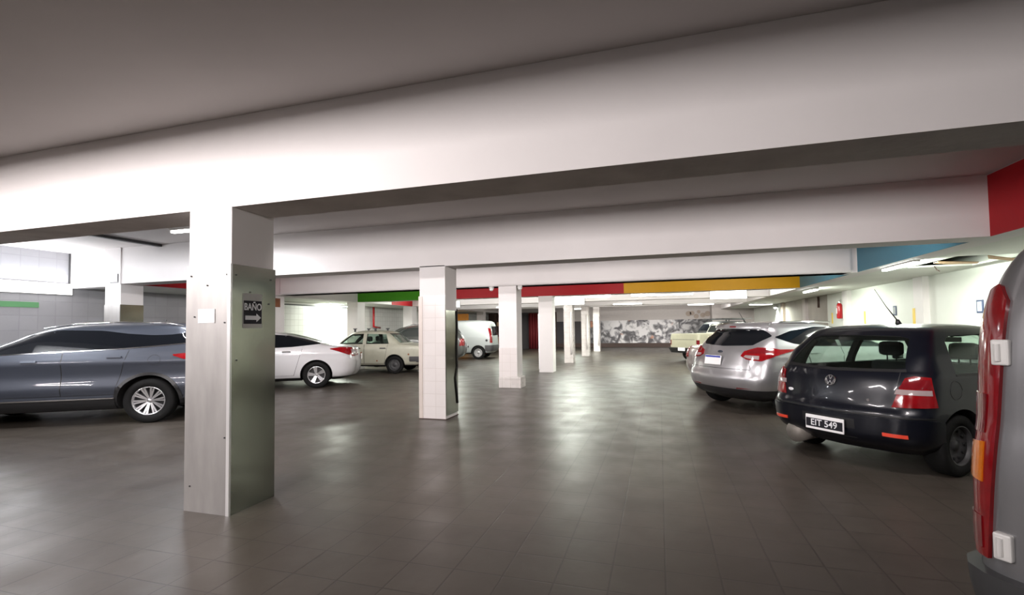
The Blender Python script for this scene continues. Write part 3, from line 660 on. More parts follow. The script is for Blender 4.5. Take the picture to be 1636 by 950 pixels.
def build_body(sh, car, paint, wheels, r, inner=None, cuts=(), lower=None, lowmat=None, arch=.045, inmat=None):
    """shell solid, hollowed if inner given, with window openings and wheel wells cut out"""
    mats = [paint, lowmat or M['black'], inmat or M['dark']]
    ref = shell_bm(sh, 5, lower); ref_me = bpy.data.meshes.new('ref'); ref.to_mesh(ref_me)
    ref.faces.ensure_lookup_table(); bvh = BVHTree.FromBMesh(ref); ref.verts.ensure_lookup_table()
    vn = [v.normal.copy() for v in ref.verts]; fv = [[v.index for v in f.verts] for f in ref.faces]
    o = obj_tmp(ref.copy(), mats); ref.free()
    if inner is not None: boolean(o, shell_bm(inner, 3), mats)
    for kind, bot, top, sides in cuts:
        for sd in sides:
            q = bot + top; ac = sum(p[0] for p in q) / len(q); zc = sum(p[1] for p in q) / len(q)
            if kind != 'S': ac = .001
            nn = sh.N(kind, ac, zc, sd)
            if kind == 'S': nn = Vector((0, sd, 0))
            else: nn = Vector((nn.x, 0, nn.z)).normalized()
            boolean(o, patch_bm(sh, kind, bot, top, .12, .40, sd, 14, 4, dirn=nn), mats)
    bm = bmesh.new()
    for x in wheels:
        wo = float(sh.w(.5)) + .3
        for sd in (-1, 1):
            add_cyl(bm, (x, sd * (float(sh.w(.5)) - .30), r), (x, sd * wo, r), r + arch, n=40)
    boolean(o, bm, mats)
    me = o.data; V = me.vertices
    nrm = []
    for p in me.polygons:
        p.use_smooth = True
        outer = p.material_index < 2
        for li in p.loop_indices:
            v = V[me.loops[li].vertex_index]
            n = p.normal
            if outer:
                loc, fn, idx, dist = bvh.find_nearest(v.co)
                if idx is not None and dist < .004:
                    ws = [1 / ((V_ - loc).length + 1e-4) for V_ in (ref_me.vertices[i].co for i in fv[idx])]
                    q = Vector((0, 0, 0))
                    for wgt, i in zip(ws, fv[idx]): q += vn[i] * wgt
                    if q.length > 0:
                        q.normalize()
                        if q.dot(p.normal) > .80: n = q
            nrm.append(n.copy())
    me.normals_split_custom_set([tuple(n) for n in nrm])
    bpy.data.meshes.remove(ref_me)
    o.name = 'body'; me.name = 'body'; o.parent = car
    return o

def wheel(car, x, y, r, wdt, side, style, label=None):
    """tyre + rim + spokes, axis along local y; side +1 = left"""
    t = lathe('wheel', [(r * .64, -wdt / 2), (r * .93, -wdt / 2), (r * .985, -wdt * .42), (r, -wdt * .28), (r, wdt * .28), (r * .985, wdt * .42), (r * .93, wdt / 2), (r * .64, wdt / 2)], M['tyre'], car, 48, 'Y', (0, 0, 0), True)
    t.location = (x, y, r); rr = r * .66; o = side * wdt * .5
    rimmat = M['steelwheel'] if style in ('steel', 'cap') else M['alloy']
    lathe('rim', [(rr * .9, -o * .8), (rr, -o * .8), (rr * 1.0, o * .9), (rr * .97, o * 1.0), (rr * .90, o * .95), (rr * .86, o * .3), (rr * .86, -o * .5)], rimmat, t, 48, 'Y', closed=True)
    bm = bmesh.new(); add_cyl(bm, (0, -o * .35, 0), (0, o * .02, 0), rr * .9, n=40); bm_obj('brake_disc', bm, M['black'], t)
    if style == 'multi' or style == 'five' or style == 'ten':
        n = {'multi': 20, 'five': 5, 'ten': 10}[style]; bm = bmesh.new()
        for k in range(n):
            a = 2 * PI * k / n + (.12 if style == 'multi' and k % 2 else 0); c, s = math.cos(a), math.sin(a)
            w0, w1 = {'multi': (.018, .030), 'five': (.060, .115), 'ten': (.028, .045)}[style]; w0 *= rr / .25; w1 *= rr / .25
            def q(rad, tw, yy): return (c * rad - s * tw, yy, s * rad + c * tw)
            r0, r1 = rr * .12, rr * .92; y0, y1 = o * .55, o * .86
            if style == 'five':
                sk = .03; P_ = [q(r0, -w0 * .5, y0), q(r0, w0 * .5, y0), q(r1, w1 * .5 + sk, y1), q(r1, -w1 * .5 + sk, y1)]
            else: P_ = [q(r0, -w0 / 2, y0), q(r0, w0 / 2, y0), q(r1, w1 / 2, y1), q(r1, -w1 / 2, y1)]
            A = [bm.verts.new(p) for p in P_]; B = [bm.verts.new((p[0], p[1] - o * .35, p[2])) for p in P_]
            bm.faces.new(A); bm.faces.new(B[::-1])
            for i in range(4): bm.faces.new((A[i], B[i], B[(i + 1) % 4], A[(i + 1) % 4]))
        bm_obj('spokes', bm, M['alloy'], t)
        bm = bmesh.new(); add_cyl(bm, (0, o * .2, 0), (0, o * .72, 0), rr * .17, rr * .14, n=24); bm_obj('hub_cap', bm, M['alloy'], t, True)
    else:
        lathe('hub_cap', [(.001, o * .55), (rr * .2, o * .55), (rr * .25, o * .38), (rr * .55, o * .30), (rr * .82, o * .62), (rr * .88, o * .5), (rr * .88, o * .1), (.001, o * .1)], rimmat if style == 'steel' else M['steelwheel'], t, 36, 'Y')
        bm = bmesh.new()
        for k in range(10 if style == 'cap' else 4):
            a = 2 * PI * k / (10 if style == 'cap' else 4); add_cyl(bm, (math.cos(a) * rr * .68, o * .35, math.sin(a) * rr * .68), (math.cos(a) * rr * .68, o * .60, math.sin(a) * rr * .68), rr * .07, n=8)
        bm_obj('wheel_slots', bm, M['black'], t)
    return t
def wheels4(car, sh, xs, r, wdt, style):
    for x in xs:
        for sd in (1, -1): wheel(car, x, sd * (float(sh.w(.5)) - wdt / 2 - .03), r, wdt, sd, style)
def door_set(sh, car, paint, doors, z0, side, off=.004):
    """each door a thin skin over a dark shut line"""
    for (xa, xb, zt_a, zt_b, hx, hz, hm) in doors:
        pass
def handle(sh, parent, x, z, side, m, L=.2, h=.028, off=.028):
    bm = bmesh.new(); patch_bm(sh, 'S', [(x - L / 2, z - h / 2), (x + L / 2, z - h / 2)], [(x - L / 2 + .01, z + h / 2), (x + L / 2 - .01, z + h / 2)], off, .016, side, 8, 2, bm)
    for xx in (x - L * .4, x + L * .4): patch_bm(sh, 'S', [(xx - .015, z - h * .4), (xx + .015, z - h * .4)], [(xx - .015, z + h * .4), (xx + .015, z + h * .4)], off, off + .01, side, 2, 1, bm)
    o = bm_obj('handle', bm, m, parent); return o
def door(sh, car, paint, xa, xb, z0, zta, ztb, side, hx=None, hz=None, hm=None, name='door', slant=0.0):
    bot = [(xa + slant, z0), (xb, z0)]; top = [(xa, zta), (xb, ztb)]; e = .007
    d = patch(name, sh, 'S', bot, top, .0035, paint, car, .004, side, 24, 14)
    s = patch('door_seam', sh, 'S', [(xa + slant - e, z0 - e), (xb + e, z0 - e)], [(xa - e, zta + .001), (xb + e, ztb + .001)], .0012, M['black'], d, .003, side, 24, 14)
    if hx: handle(sh, d, hx, hz, side, hm or paint)
    return d
def plate_flat(car, pos, n, w_, h_, face, lines, lmat, frame=None, zrot=None, name='number_plate', topstrip=None, label=None):
    """flat plate at pos facing n (local)"""
    n = Vector(n).normalized(); ux = Vector((0, 0, 1)).cross(n).normalized(); uy = n.cross(ux)
    mt = frame_mtx(pos, ux, uy)
    bm = bmesh.new(); add_box(bm, -w_ / 2, w_ / 2, -h_ / 2, h_ / 2, -.012, .004, .004); bm.transform(mt); o = bm_obj(name, bm, frame or face, car)
    bm = bmesh.new(); add_box(bm, -w_ / 2 + .008, w_ / 2 - .008, -h_ * .33 if frame else -h_ / 2 + .006, h_ * .27 if frame else h_ / 2 - .006, .004, .006); bm.transform(mt); bm_obj('plate_face', bm, face, o)
    if topstrip:
        bm = bmesh.new(); add_box(bm, -w_ / 2 + .008, w_ / 2 - .008, h_ * .28, h_ / 2 - .006, .0055, .008); bm.transform(mt); bm_obj('top_strip', bm, topstrip, o)
    if lines: text_mesh('lettering', lines, h_ * .62, mt @ Matrix.Translation((0, -.004 if frame else 0, .008)), lmat, o, .001, 1.0, .001)
    return o
def seat(car, x, y, m=None, z=.25):
    bm = bmesh.new(); add_box(bm, x, x + .5, y - .24, y + .24, z, z + .18, .05)
    fs = add_box(bm, x - .12, x + .04, y - .23, y + .23, z + .12, z + .72, .05)
    bm_obj('seat', bm, m or M['seat'], car)
    bm = bmesh.new(); add_box(bm, x - .13, x - .02, y - .13, y + .13, z + .78, z + .95, .045); add_cyl(bm, (x - .07, y - .05, z + .6), (x - .07, y - .05, z + .8), .008, n=6); add_cyl(bm, (x - .07, y + .05, z + .6), (x - .07, y + .05, z + .8), .008, n=6)
    bm_obj('headrest', bm, m or M['seat'], car)

# ------------------------------------------------------------------ dark hatchback (right, nearest)
def dark_hatchback(loc, rz):
    car = empty('hatchback_car', loc, rz, 'near-black hatchback with three doors, red rear lamps and aerial, number plate EIT 549', 'car', None)
    sh = Shape([(.22, .20, 3.72, .68), (.30, .07, 3.82, .77), (.40, .02, 3.88, .80), (.56, .015, 3.88, .818), (.64, .055, 3.85, .822), (.78, .085, 3.78, .822), (.88, .115, 3.55, .815), (.95, .15, 3.1, .80), (1.0, .19, 2.86, .78), (1.12, .30, 2.62, .735), (1.24, .42, 2.38, .672), (1.32, .51, 2.2, .625), (1.365, .58, 2.08, .57), (1.395, .75, 1.9, .45), (1.41, .95, 1.65, .22)], rr=.26, rf=.40, bulge_r=.07, bow=.03, grr=.15, zg=1.03)
    inn = Shape([(.42, .35, 3.0, .70), (.80, .35, 2.9, .73), (.96, .36, 2.85, .72), (1.10, .42, 2.55, .67), (1.22, .52, 2.30, .61), (1.30, .62, 2.1, .55), (1.355, .72, 1.95, .42)], rr=.12, rf=.2, bulge_r=.04, bow=.03)
    sw1_b, sw1_t = [(.66, .945), (1.50, .94)], [(.70, 1.12), (.76, 1.24), (.84, 1.29), (1.50, 1.305)]
    sw2_b, sw2_t = [(1.56, .94), (2.70, .94)], [(1.58, 1.30), (2.05, 1.29), (2.24, 1.20), (2.62, .99)]
    rw_b = [(-.60, 1.0), (-.50, .985), (0, .975), (.50, .985), (.60, 1.0)]; rw_t = [(-.50, 1.27), (-.42, 1.295), (0, 1.305), (.42, 1.295), (.50, 1.27)]
    fw_b, fw_t = [(-.66, 1.0), (.66, 1.0)], [(-.50, 1.30), (.50, 1.30)]
    P = M['p_navy']
    build_body(sh, car, P, (.70, 3.14), .29, inn, [('S', sw1_b, sw1_t, (1, -1)), ('S', sw2_b, sw2_t, (1, -1)), ('R', rw_b, rw_t, (1,)), ('F', fw_b, fw_t, (1,))], lower=.27)
    for sd in (1, -1):
        patch('side_window', sh, 'S', sw1_b, sw1_t, -.012, M['glass'], car, .004, sd)
        patch('door_window', sh, 'S', sw2_b, sw2_t, -.012, M['glass'], car, .004, sd)
        e = .012
        patch('window_seal', sh, 'S', [(.66, .925), (1.51, .92)], [(.66, .943), (1.51, .938)], .004, M['black'], car, .01, sd, 12, 1)
        door(sh, car, P, 1.55, 2.75, .34, .925, .925, sd, 1.66, .86, M['black'])
        patch('side_moulding', sh, 'S', [(1.05, .50), (2.75, .50)], [(1.05, .56), (2.75, .56)], .014, M['black'], car, .014, sd, 12, 2)
        # rear lamp wraps the corner
        for nm, z0, z1, mm in (('lamp', .66, .93, M['lamp_red']), ('lamp_band', .765, .81, M['lamp_clear'])):
            s0, s1 = (.555, .90) if nm == 'lamp' else (.57, .84)
            b = [(s0 + .0, z0 - .015), (s1, z0)] if nm == 'lamp' else [(s0, z0), (s1, z0)]
            t = [(s0 + .07, z1 - .02), (s0 + .13, z1), (s1 - .09, z1 - .01)] if nm == 'lamp' else [(s0 + .01, z1), (s1 - .01, z1)]
            patch(nm, sh, 'R', b, t, .012 if nm == 'lamp' else .015, mm, car, .02, sd, 16, 8)
        patch('lamp_segment', sh, 'R', [(.59, .82), (.83, .82)], [(.64, .90), (.80, .90)], .0145, M['lamp_dark'], car, .01, sd, 12, 6)
        patch('bumper_reflector', sh, 'R', [(.50, .385), (.68, .385)], [(.50, .412), (.68, .412)], .028, M['reflector'], car, .01, sd, 8, 2)
        m_ = Vector((2.62, sd * .86, .99)); bm = bmesh.new(); add_box(bm, 2.56, 2.68, sd * .80 - .09 * (sd < 0) , sd * .80 + .09 * (sd > 0) + .0, .93, 1.06, .02); bm_obj('wing_mirror', bm, P, car)
    patch('rear_window', sh, 'R', rw_b, rw_t, -.012, M['glass'], car, .004)
    patch('windscreen', sh, 'F', fw_b, fw_t, -.012, M['glass'], car, .004)
    patch('window_seal', sh, 'R', [(-.62, .965), (0, .945), (.62, .965)], [(-.61, .99), (0, .972), (.61, .99)], .004, M['black'], car, .01, 1, 20, 1)
    # bumper skin and hatch shut line
    patch('bumper', sh, 'R', [(-1.02, .20), (1.02, .20)], [(-1.02, .52), (-.9, .545), (.9, .545), (1.02, .52)], .018, P, car, .02, 1, 40, 10)
    patch('bumper_groove', sh, 'R', [(-.95, .555), (.95, .555)], [(-.95, .568), (.95, .568)], .006, M['black'], car, .01, 1, 30, 1)
    patch('plate_recess', sh, 'R', [(-.27, .325), (.27, .325)], [(-.27, .50), (.27, .50)], .0195, M['black'], car, .01, 1, 10, 2)
    plate_flat(car, (-.025, .0, .412), (-1, 0, .02), .40, .145, M['signblack'], 'EIT 549', M['signwhite'], M['paper'])
    for zz in (.93,):
        for sd in (1, -1): patch('hatch_seam', sh, 'R', [(.585, .64), (.591, .64)], [(.575, .96), (.581, .96)], .002, M['black'], car, .004, sd, 2, 8)
    # round emblem with two letter strokes
    c = sh.P('R', 0.0001, .845); n = sh.N('R', .05, .845); em = None
    mt = frame_mtx(c + n * .006, Vector((0, -1, 0)), Vector((.25, 0, 1)))
    bm = bmesh.new(); bmesh.ops.create_cone(bm, segments=32, radius1=.050, radius2=.050, depth=.004, cap_ends=True); bm.transform(mt); em = bm_obj('emblem', bm, M['signblack'], car)
    bm = bmesh.new(); R_, r_ = .050, .006
    for k in range(32):
        for j in range(8):
            pass
    vs = [[bm.verts.new(((R_ + r_ * math.cos(2 * PI * j / 8)) * math.cos(2 * PI * k / 32), (R_ + r_ * math.cos(2 * PI * j / 8)) * math.sin(2 * PI * k / 32), .004 + r_ * math.sin(2 * PI * j / 8))) for j in range(8)] for k in range(32)]
    for k in range(32):
        for j in range(8): bm.faces.new((vs[k][j], vs[(k + 1) % 32][j], vs[(k + 1) % 32][(j + 1) % 8], vs[k][(j + 1) % 8]))
    def stroke(p, q_, wd=.008):
        p = Vector((*p, 0)); q_ = Vector((*q_, 0)); d = (q_ - p).normalized(); nn = Vector((-d.y, d.x, 0)) * wd / 2
        A = [bm.verts.new(v + Vector((0, 0, .003))) for v in (p - nn, q_ - nn, q_ + nn, p + nn)]; B = [bm.verts.new(v.co + Vector((0, 0, .005))) for v in A]
        bm.faces.new(A[::-1]); bm.faces.new(B)
        for i in range(4): bm.faces.new((A[i], A[(i + 1) % 4], B[(i + 1) % 4], B[i]))
    for p, q_ in (((-.017, .045), (0, .006)), ((0, .006), (.017, .045)), ((-.044, .02), (-.02, -.042)), ((-.02, -.042), (0, -.004)), ((0, -.004), (.02, -.042)), ((.02, -.042), (.044, .02))): stroke(p, q_)
    bm.transform(mt); bm_obj('emblem_ring', bm, M['chrome'], em)
    # badge left, lock right
    c = sh.P('R', .50, .70, 1); n = sh.N('R', .50, .70, 1); bm = bmesh.new(); bmesh.ops.create_uvsphere(bm, u_segments=16, v_segments=8, radius=1, matrix=frame_mtx(c, Vector((0, 0, 1)).cross(n), (0, 0, 1)) @ Matrix.Diagonal((.045, .018, .006, 1))); bm_obj('badge', bm, M['signwhite'], car, True)
    c = sh.P('R', -.36, .69, 1); n = sh.N('R', -.36, .69, 1); bm = bmesh.new(); add_cyl(bm, c - n * .004, c + n * .006, .013, n=14); bm_obj('lock', bm, M['chrome'], car)
    # aerial
    b = Vector((1.12, -.06, 1.40)); bm = bmesh.new(); add_cyl(bm, b, b + Vector((-.02, 0, .06)), .035, .015, n=12); ab = bm_obj('aerial_base', bm, M['black'], car, True)
    tube('aerial', [b + Vector((-.02, 0, .05)), b + Vector((-.12, .05, .21)), b + Vector((-.22, .10, .40))], [.007, .004, .0025], M['black'], ab)
    for sd in (-1,):
        tube('fuel_flap_seam', [sh.P('S', .62 + .085 * math.cos(a), .80 + .085 * math.sin(a), sd) for a in [2 * PI * i / 20 for i in range(21)]], .0025, M['black'], car)
    # exhaust, tow cover
    bm = bmesh.new(); add_cyl(bm, (.12, .45, .23), (.5, .45, .25), .11, n=18); bm_obj('exhaust_silencer', bm, mat('dirty_metal', (.32, .29, .26), .6, metal=.5, noise=.4), car, True)
    seat(car, 1.75, -.36); seat(car, 1.75, .36)
    bm = bmesh.new(); add_box(bm, .95, 1.12, -.6, .6, .42, .90, .05); add_box(bm, 1.0, 1.5, -.6, .6, .42, .56, .05); bm_obj('seat', bm, M['seat'], car)
    bm = bmesh.new(); add_box(bm, 2.45, 2.9, -.68, .68, .70, .95, .05); bm_obj('dashboard', bm, M['darkgrey'], car)
    bm = bmesh.new(); add_box(bm, 2.12, 2.15, -.12, .12, 1.19, 1.25, .012); add_cyl(bm, (2.15, 0, 1.22), (2.24, 0, 1.29), .012, n=8); bm_obj('rear_view_mirror', bm, M['darkgrey'], car)
    tube('steering_wheel', [(2.3 + .06 * math.sin(a), .36 + .18 * math.cos(a), .92 + .17 * math.sin(a)) for a in [2 * PI * i / 20 for i in range(21)]], .014, M['black'], car)
    wheels4(car, sh, (.70, 3.14), .285, .18, 'cap')
    for o_ in [c for c in car.children if c.name.startswith('wheel')]:
        for q in o_.children:
            if q.name.startswith(('rim', 'hub')): q.data.materials[0] = M['darkgrey']
    return car
dark_hatchback((1.60, 5.68, 0), math.radians(38))

# ------------------------------------------------------------------ silver hatchback
def silver_hatchback(loc, rz):
    car = empty('hatchback_car', loc, rz, 'silver hatchback with swept red rear lamps parked behind the near-black one', 'car')
    P = M['p_silver']
    ridge = lambda z: .012 * math.exp(-((z - .93) / .05)**2)
    sh = Shape([(.19, .30, 4.15, .72), (.27, .12, 4.27, .84), (.42, .03, 4.35, .895), (.55, .0, 4.36, .908), (.66, .04, 4.34, .912), (.78, .07, 4.2, .905), (.90, .12, 3.85, .892), (1.0, .17, 3.45, .865), (1.07, .225, 3.2, .835), (1.2, .36, 2.85, .765), (1.32, .47, 2.5, .69), (1.38, .46, 2.3, .645), (1.425, .52, 2.1, .58), (1.46, .80, 1.85, .44), (1.478, 1.1, 1.5, .2)], rr=.30, rf=.45, bulge_r=.07, bow=.03, grr=.20, zg=1.08, ridge=ridge)
    build_body(sh, car, P, (.82, 3.47), .325, lower=.40)
    wb, wt = [(.60, 1.21), (.90, 1.11), (1.35, 1.065), (3.05, 1.02)], [(.60, 1.225), (.95, 1.315), (1.5, 1.375), (2.1, 1.37), (2.5, 1.26), (3.02, 1.04)]
    for sd in (1, -1):
        patch('side_window', sh, 'S', wb, wt, .004, M['darkglass'], car, .012, sd, 34, 8)
        patch('window_pillar', sh, 'S', [(1.78, 1.06), (1.86, 1.06)], [(1.80, 1.375), (1.88, 1.375)], .007, M['black'], car, .01, sd, 3, 6)
        door(sh, car, P, 1.05, 1.83, .34, 1.07, 1.04, sd, 1.22, .96, P, slant=.25)
        door(sh, car, P, 1.845, 2.95, .34, 1.04, 1.0, sd, 2.02, .94, P)
        # swept rear lamp
        b = [(.44, .915), (.56, .865), (.80, .845), (.98, .93), (1.32, 1.005)]; t = [(.47, .99), (.66, 1.055), (.86, 1.05), (1.0, 1.025), (1.30, 1.022)]
        patch('lamp', sh, 'R', b, t, .014, M['lamp_red'], car, .02, sd, 30, 8)
        patch('lamp_segment', sh, 'R', [(.50, .90), (.58, .882), (.76, .868)], [(.52, .93), (.60, .93), (.75, .925)], .0175, M['lamp_clear'], car, .01, sd, 12, 3)
        patch('lamp_segment', sh, 'R', [(.53, .965), (.86, .965)], [(.66, 1.045), (.86, 1.04)], .0175, M['lamp_dark'], car, .01, sd, 12, 4)
        patch('bumper_reflector', sh, 'R', [(.42, .40), (.84, .425)], [(.46, .445), (.83, .475)], .008, M['lamp_red'], car, .02, sd, 14, 3)
        bm = bmesh.new(); add_box(bm, 2.9, 3.02, sd * .96 - .10, sd * .96 + .10, 1.02, 1.15, .03); bm_obj('wing_mirror', bm, P, car)
    patch('rear_window', sh, 'R', [(-.72, 1.225), (-.55, 1.09), (0, 1.07), (.55, 1.09), (.72, 1.225)], [(-.72, 1.24), (-.52, 1.345), (0, 1.355), (.52, 1.345), (.72, 1.24)], .004, M['darkglass'], car, .012, 1, 30, 8)
    patch('spoiler', sh, 'R', [(-.62, 1.365), (.62, 1.365)], [(-.58, 1.43), (.58, 1.43)], .03, P, car, .04, 1, 24, 4)
    patch('brake_light', sh, 'R', [(-.07, 1.378), (.07, 1.378)], [(-.07, 1.387), (.07, 1.387)], .033, M['lamp_dark'], car, .01, 1, 6, 1)
    patch('bumper', sh, 'R', [(-1.2, .42), (1.2, .42)], [(-1.2, .70), (-.75, .685), (0, .665), (.75, .685), (1.2, .70)], .012, P, car, .014, 1, 40, 8)
    for sd in (1, -1): patch('hatch_seam', sh, 'R', [(.66, .72), (.666, .72)], [(.60, .87), (.606, .87)], .002, M['black'], car, .004, sd, 2, 6)
    patch('hatch_seam', sh, 'R', [(-.66, .705), (.66, .705)], [(-.66, .712), (.66, .712)], .004, M['black'], car, .006, 1, 20, 1)
    plate_flat(car, (.058, .08, .835), (-1, 0, .18), .38, .155, M['paper'], None, None, None, topstrip=M['plateblue'])
    c = sh.P('R', 0.001, .975); n = sh.N('R', .05, .975); bm = bmesh.new(); bmesh.ops.create_uvsphere(bm, u_segments=20, v_segments=8, radius=1, matrix=frame_mtx(c, Vector((0, -1, 0)), (0, 0, 1)) @ Matrix.Diagonal((.062, .026, .012, 1))); bm_obj('emblem', bm, M['p_slate'], car, True)
    b = Vector((.72, .0, 1.45)); tube('aerial', [b, b + Vector((-.08, 0, .10)), b + Vector((-.14, 0, .19))], [.010, .005, .003], M['black'], car)
    for sd in (1, -1): tube('roof_rail', [Vector((x, sd * y, z)) for x, y, z in ((.72, .54, 1.446), (1.0, .56, 1.462), (1.5, .57, 1.466), (2.0, .54, 1.452))], .012, M['chrome'], car)
    wheels4(car, sh, (.82, 3.47), .32, .205, 'five')
    return car
silver_hatchback((.86, 8.85, 0), math.radians(35))

# ------------------------------------------------------------------ slate SUV (left)
def slate_suv(loc, rz):
    car = empty('suv_car', loc, rz, 'slate blue SUV with many-spoked silver wheel on the left, behind the metal-clad pillar', 'car'); car.scale.z = .955
    P = M['p_slate']
    ridge = lambda z: .022 * math.exp(-((z - 1.02) / .05)**2) + .02 * math.exp(-((z - .60) / .07)**2) - .02 * math.exp(-((z - .80) / .10)**2)
    sh = Shape([(.24, .35, 4.3, .80), (.36, .12, 4.5, .90), (.50, .04, 4.6, .93), (.72, .02, 4.62, .94), (.95, .03, 4.56, .938), (1.10, .06, 4.35, .925), (1.17, .09, 4.0, .905), (1.23, .13, 3.6, .88), (1.36, .25, 3.25, .82), (1.50, .36, 2.95, .75), (1.58, .36, 2.7, .70), (1.625, .46, 2.45, .63), (1.655, .8, 2.2, .48), (1.67, 1.3, 1.8, .2)], rr=.34, rf=.5, bulge_r=.08, bow=.035, grr=.26, zg=1.18, ridge=ridge)
    build_body(sh, car, P, (1.0, 3.73), .365, lower=.44, arch=.06)
    wb, wt = [(.50, 1.315), (.9, 1.28), (1.4, 1.24), (3.35, 1.16)], [(.44, 1.50), (.75, 1.455), (1.0, 1.45), (1.35, 1.48), (1.7, 1.535), (2.3, 1.55), (2.75, 1.47), (3.33, 1.19)]
    for sd in (1, -1):
        patch('side_window', sh, 'S', wb, wt, .004, M['darkglass'], car, .012, sd, 40, 8)
        patch('window_trim', sh, 'S', [(.50, 1.298), (.9, 1.262), (1.4, 1.223), (3.35, 1.143)], [(.50, 1.311), (.9, 1.276), (1.4, 1.236), (3.35, 1.156)], .008, M['chrome'], car, .01, sd, 30, 1)
        d = door(sh, car, P, 1.28, 2.14, .50, 1.22, 1.19, sd, 1.46, 1.10, P, slant=.18)
        d = door(sh, car, P, 2.155, 3.2, .50, 1.19, 1.15, sd, 2.55, 1.05, P)
        patch('sill_cladding', sh, 'S', [(1.45, .27), (3.25, .27)], [(1.45, .43), (3.25, .43)], .022, M['black'], car, .03, sd, 20, 4)
        patch('sill_trim', sh, 'S', [(1.45, .435), (3.15, .435)], [(1.45, .452), (3.15, .452)], .03, M['chrome'], car, .02, sd, 20, 1)
        patch('lamp', sh, 'S', [(.34, 1.03), (.52, 1.045), (.66, 1.10)], [(.34, 1.13), (.52, 1.14), (.67, 1.125)], .012, M['lamp_red'], car, .02, sd, 12, 4)
        patch('lamp', sh, 'R', [(.35, 1.05), (.75, 1.04)], [(.35, 1.12), (.75, 1.13)], .012, M['lamp_red'], car, .02, sd, 12, 4)
        for x in (1.0, 3.73):   # wheel arch lips
            bm = bmesh.new()
            for k in range(26):
                a0, a1 = PI * (-.08 + 1.16 * k / 26), PI * (-.08 + 1.16 * (k + 1) / 26); q = []
                for a in (a0, a1):
                    for rad in (.425, .475):
                        X, Z = x + rad * math.cos(a), .365 + rad * math.sin(a); pt = sh.P('S', X, max(Z, .3), sd); q.append((pt, sh.N('S', X, max(Z, .3), sd)))
                A = [bm.verts.new(p + n_ * .012) for p, n_ in q]; B = [bm.verts.new(p - n_ * .02) for p, n_ in q]
                for f in ((0, 1, 3, 2),): bm.faces.new([A[i] for i in f]); bm.faces.new([B[i] for i in f][::-1])
                bm.faces.new((A[0], A[2], B[2], B[0])); bm.faces.new((A[1], B[1], B[3], A[3]))
            bmesh.ops.remove_doubles(bm, verts=bm.verts[:], dist=1e-4); bm_obj('arch_lip', bm, M['black'], car)
        tube('roof_rail', [Vector((x, sd * y, z)) for x, y, z in ((.62, .62, 1.60), (.85, .64, 1.655), (1.5, .66, 1.675), (2.1, .65, 1.655), (2.55, .62, 1.58))], .014, M['chrome'], car)
        bm = bmesh.new(); add_box(bm, 3.1, 3.25, sd * 1.0 - .11, sd * 1.0 + .11, 1.15, 1.3, .03); bm_obj('wing_mirror', bm, P, car)
        c = [sh.P('S', .92 + .085 * math.cos(a), 1.04 + .085 * math.sin(a), sd) + Vector((0, sd * .001, 0)) for a in [2 * PI * i / 24 for i in range(25)]]
        tube('fuel_flap_seam', c, .002, M['black'], car)
    patch('rear_window', sh, 'R', [(-.66, 1.24), (.66, 1.24)], [(-.56, 1.5), (.56, 1.5)], .004, M['darkglass'], car, .012, 1, 24, 6)
    patch('spoiler', sh, 'R', [(-.62, 1.53), (.62, 1.53)], [(-.58, 1.62), (.58, 1.62)], .07, P, car, .075, 1, 20, 3)
    patch('bumper', sh, 'R', [(-1.1, .40), (1.1, .40)], [(-1.1, .72), (1.1, .72)], .012, P, car, .014, 1, 30, 6)
    plate_flat(car, (-.005, 0, .85), (-1, 0, .05), .38, .14, M['paper'], None, None)
    prism('aerial_fin', [(0, 0), (.13, 0), (.04, .065), (.0, .07)], (1.12, -.01, 1.655), (1, 0, 0), (0, 0, 1), (0, 1, 0), .02, M['black'], car)
    wheels4(car, sh, (1.0, 3.73), .365, .235, 'multi')
    return car
slate_suv((-7.38, 6.98, 0), math.radians(211))

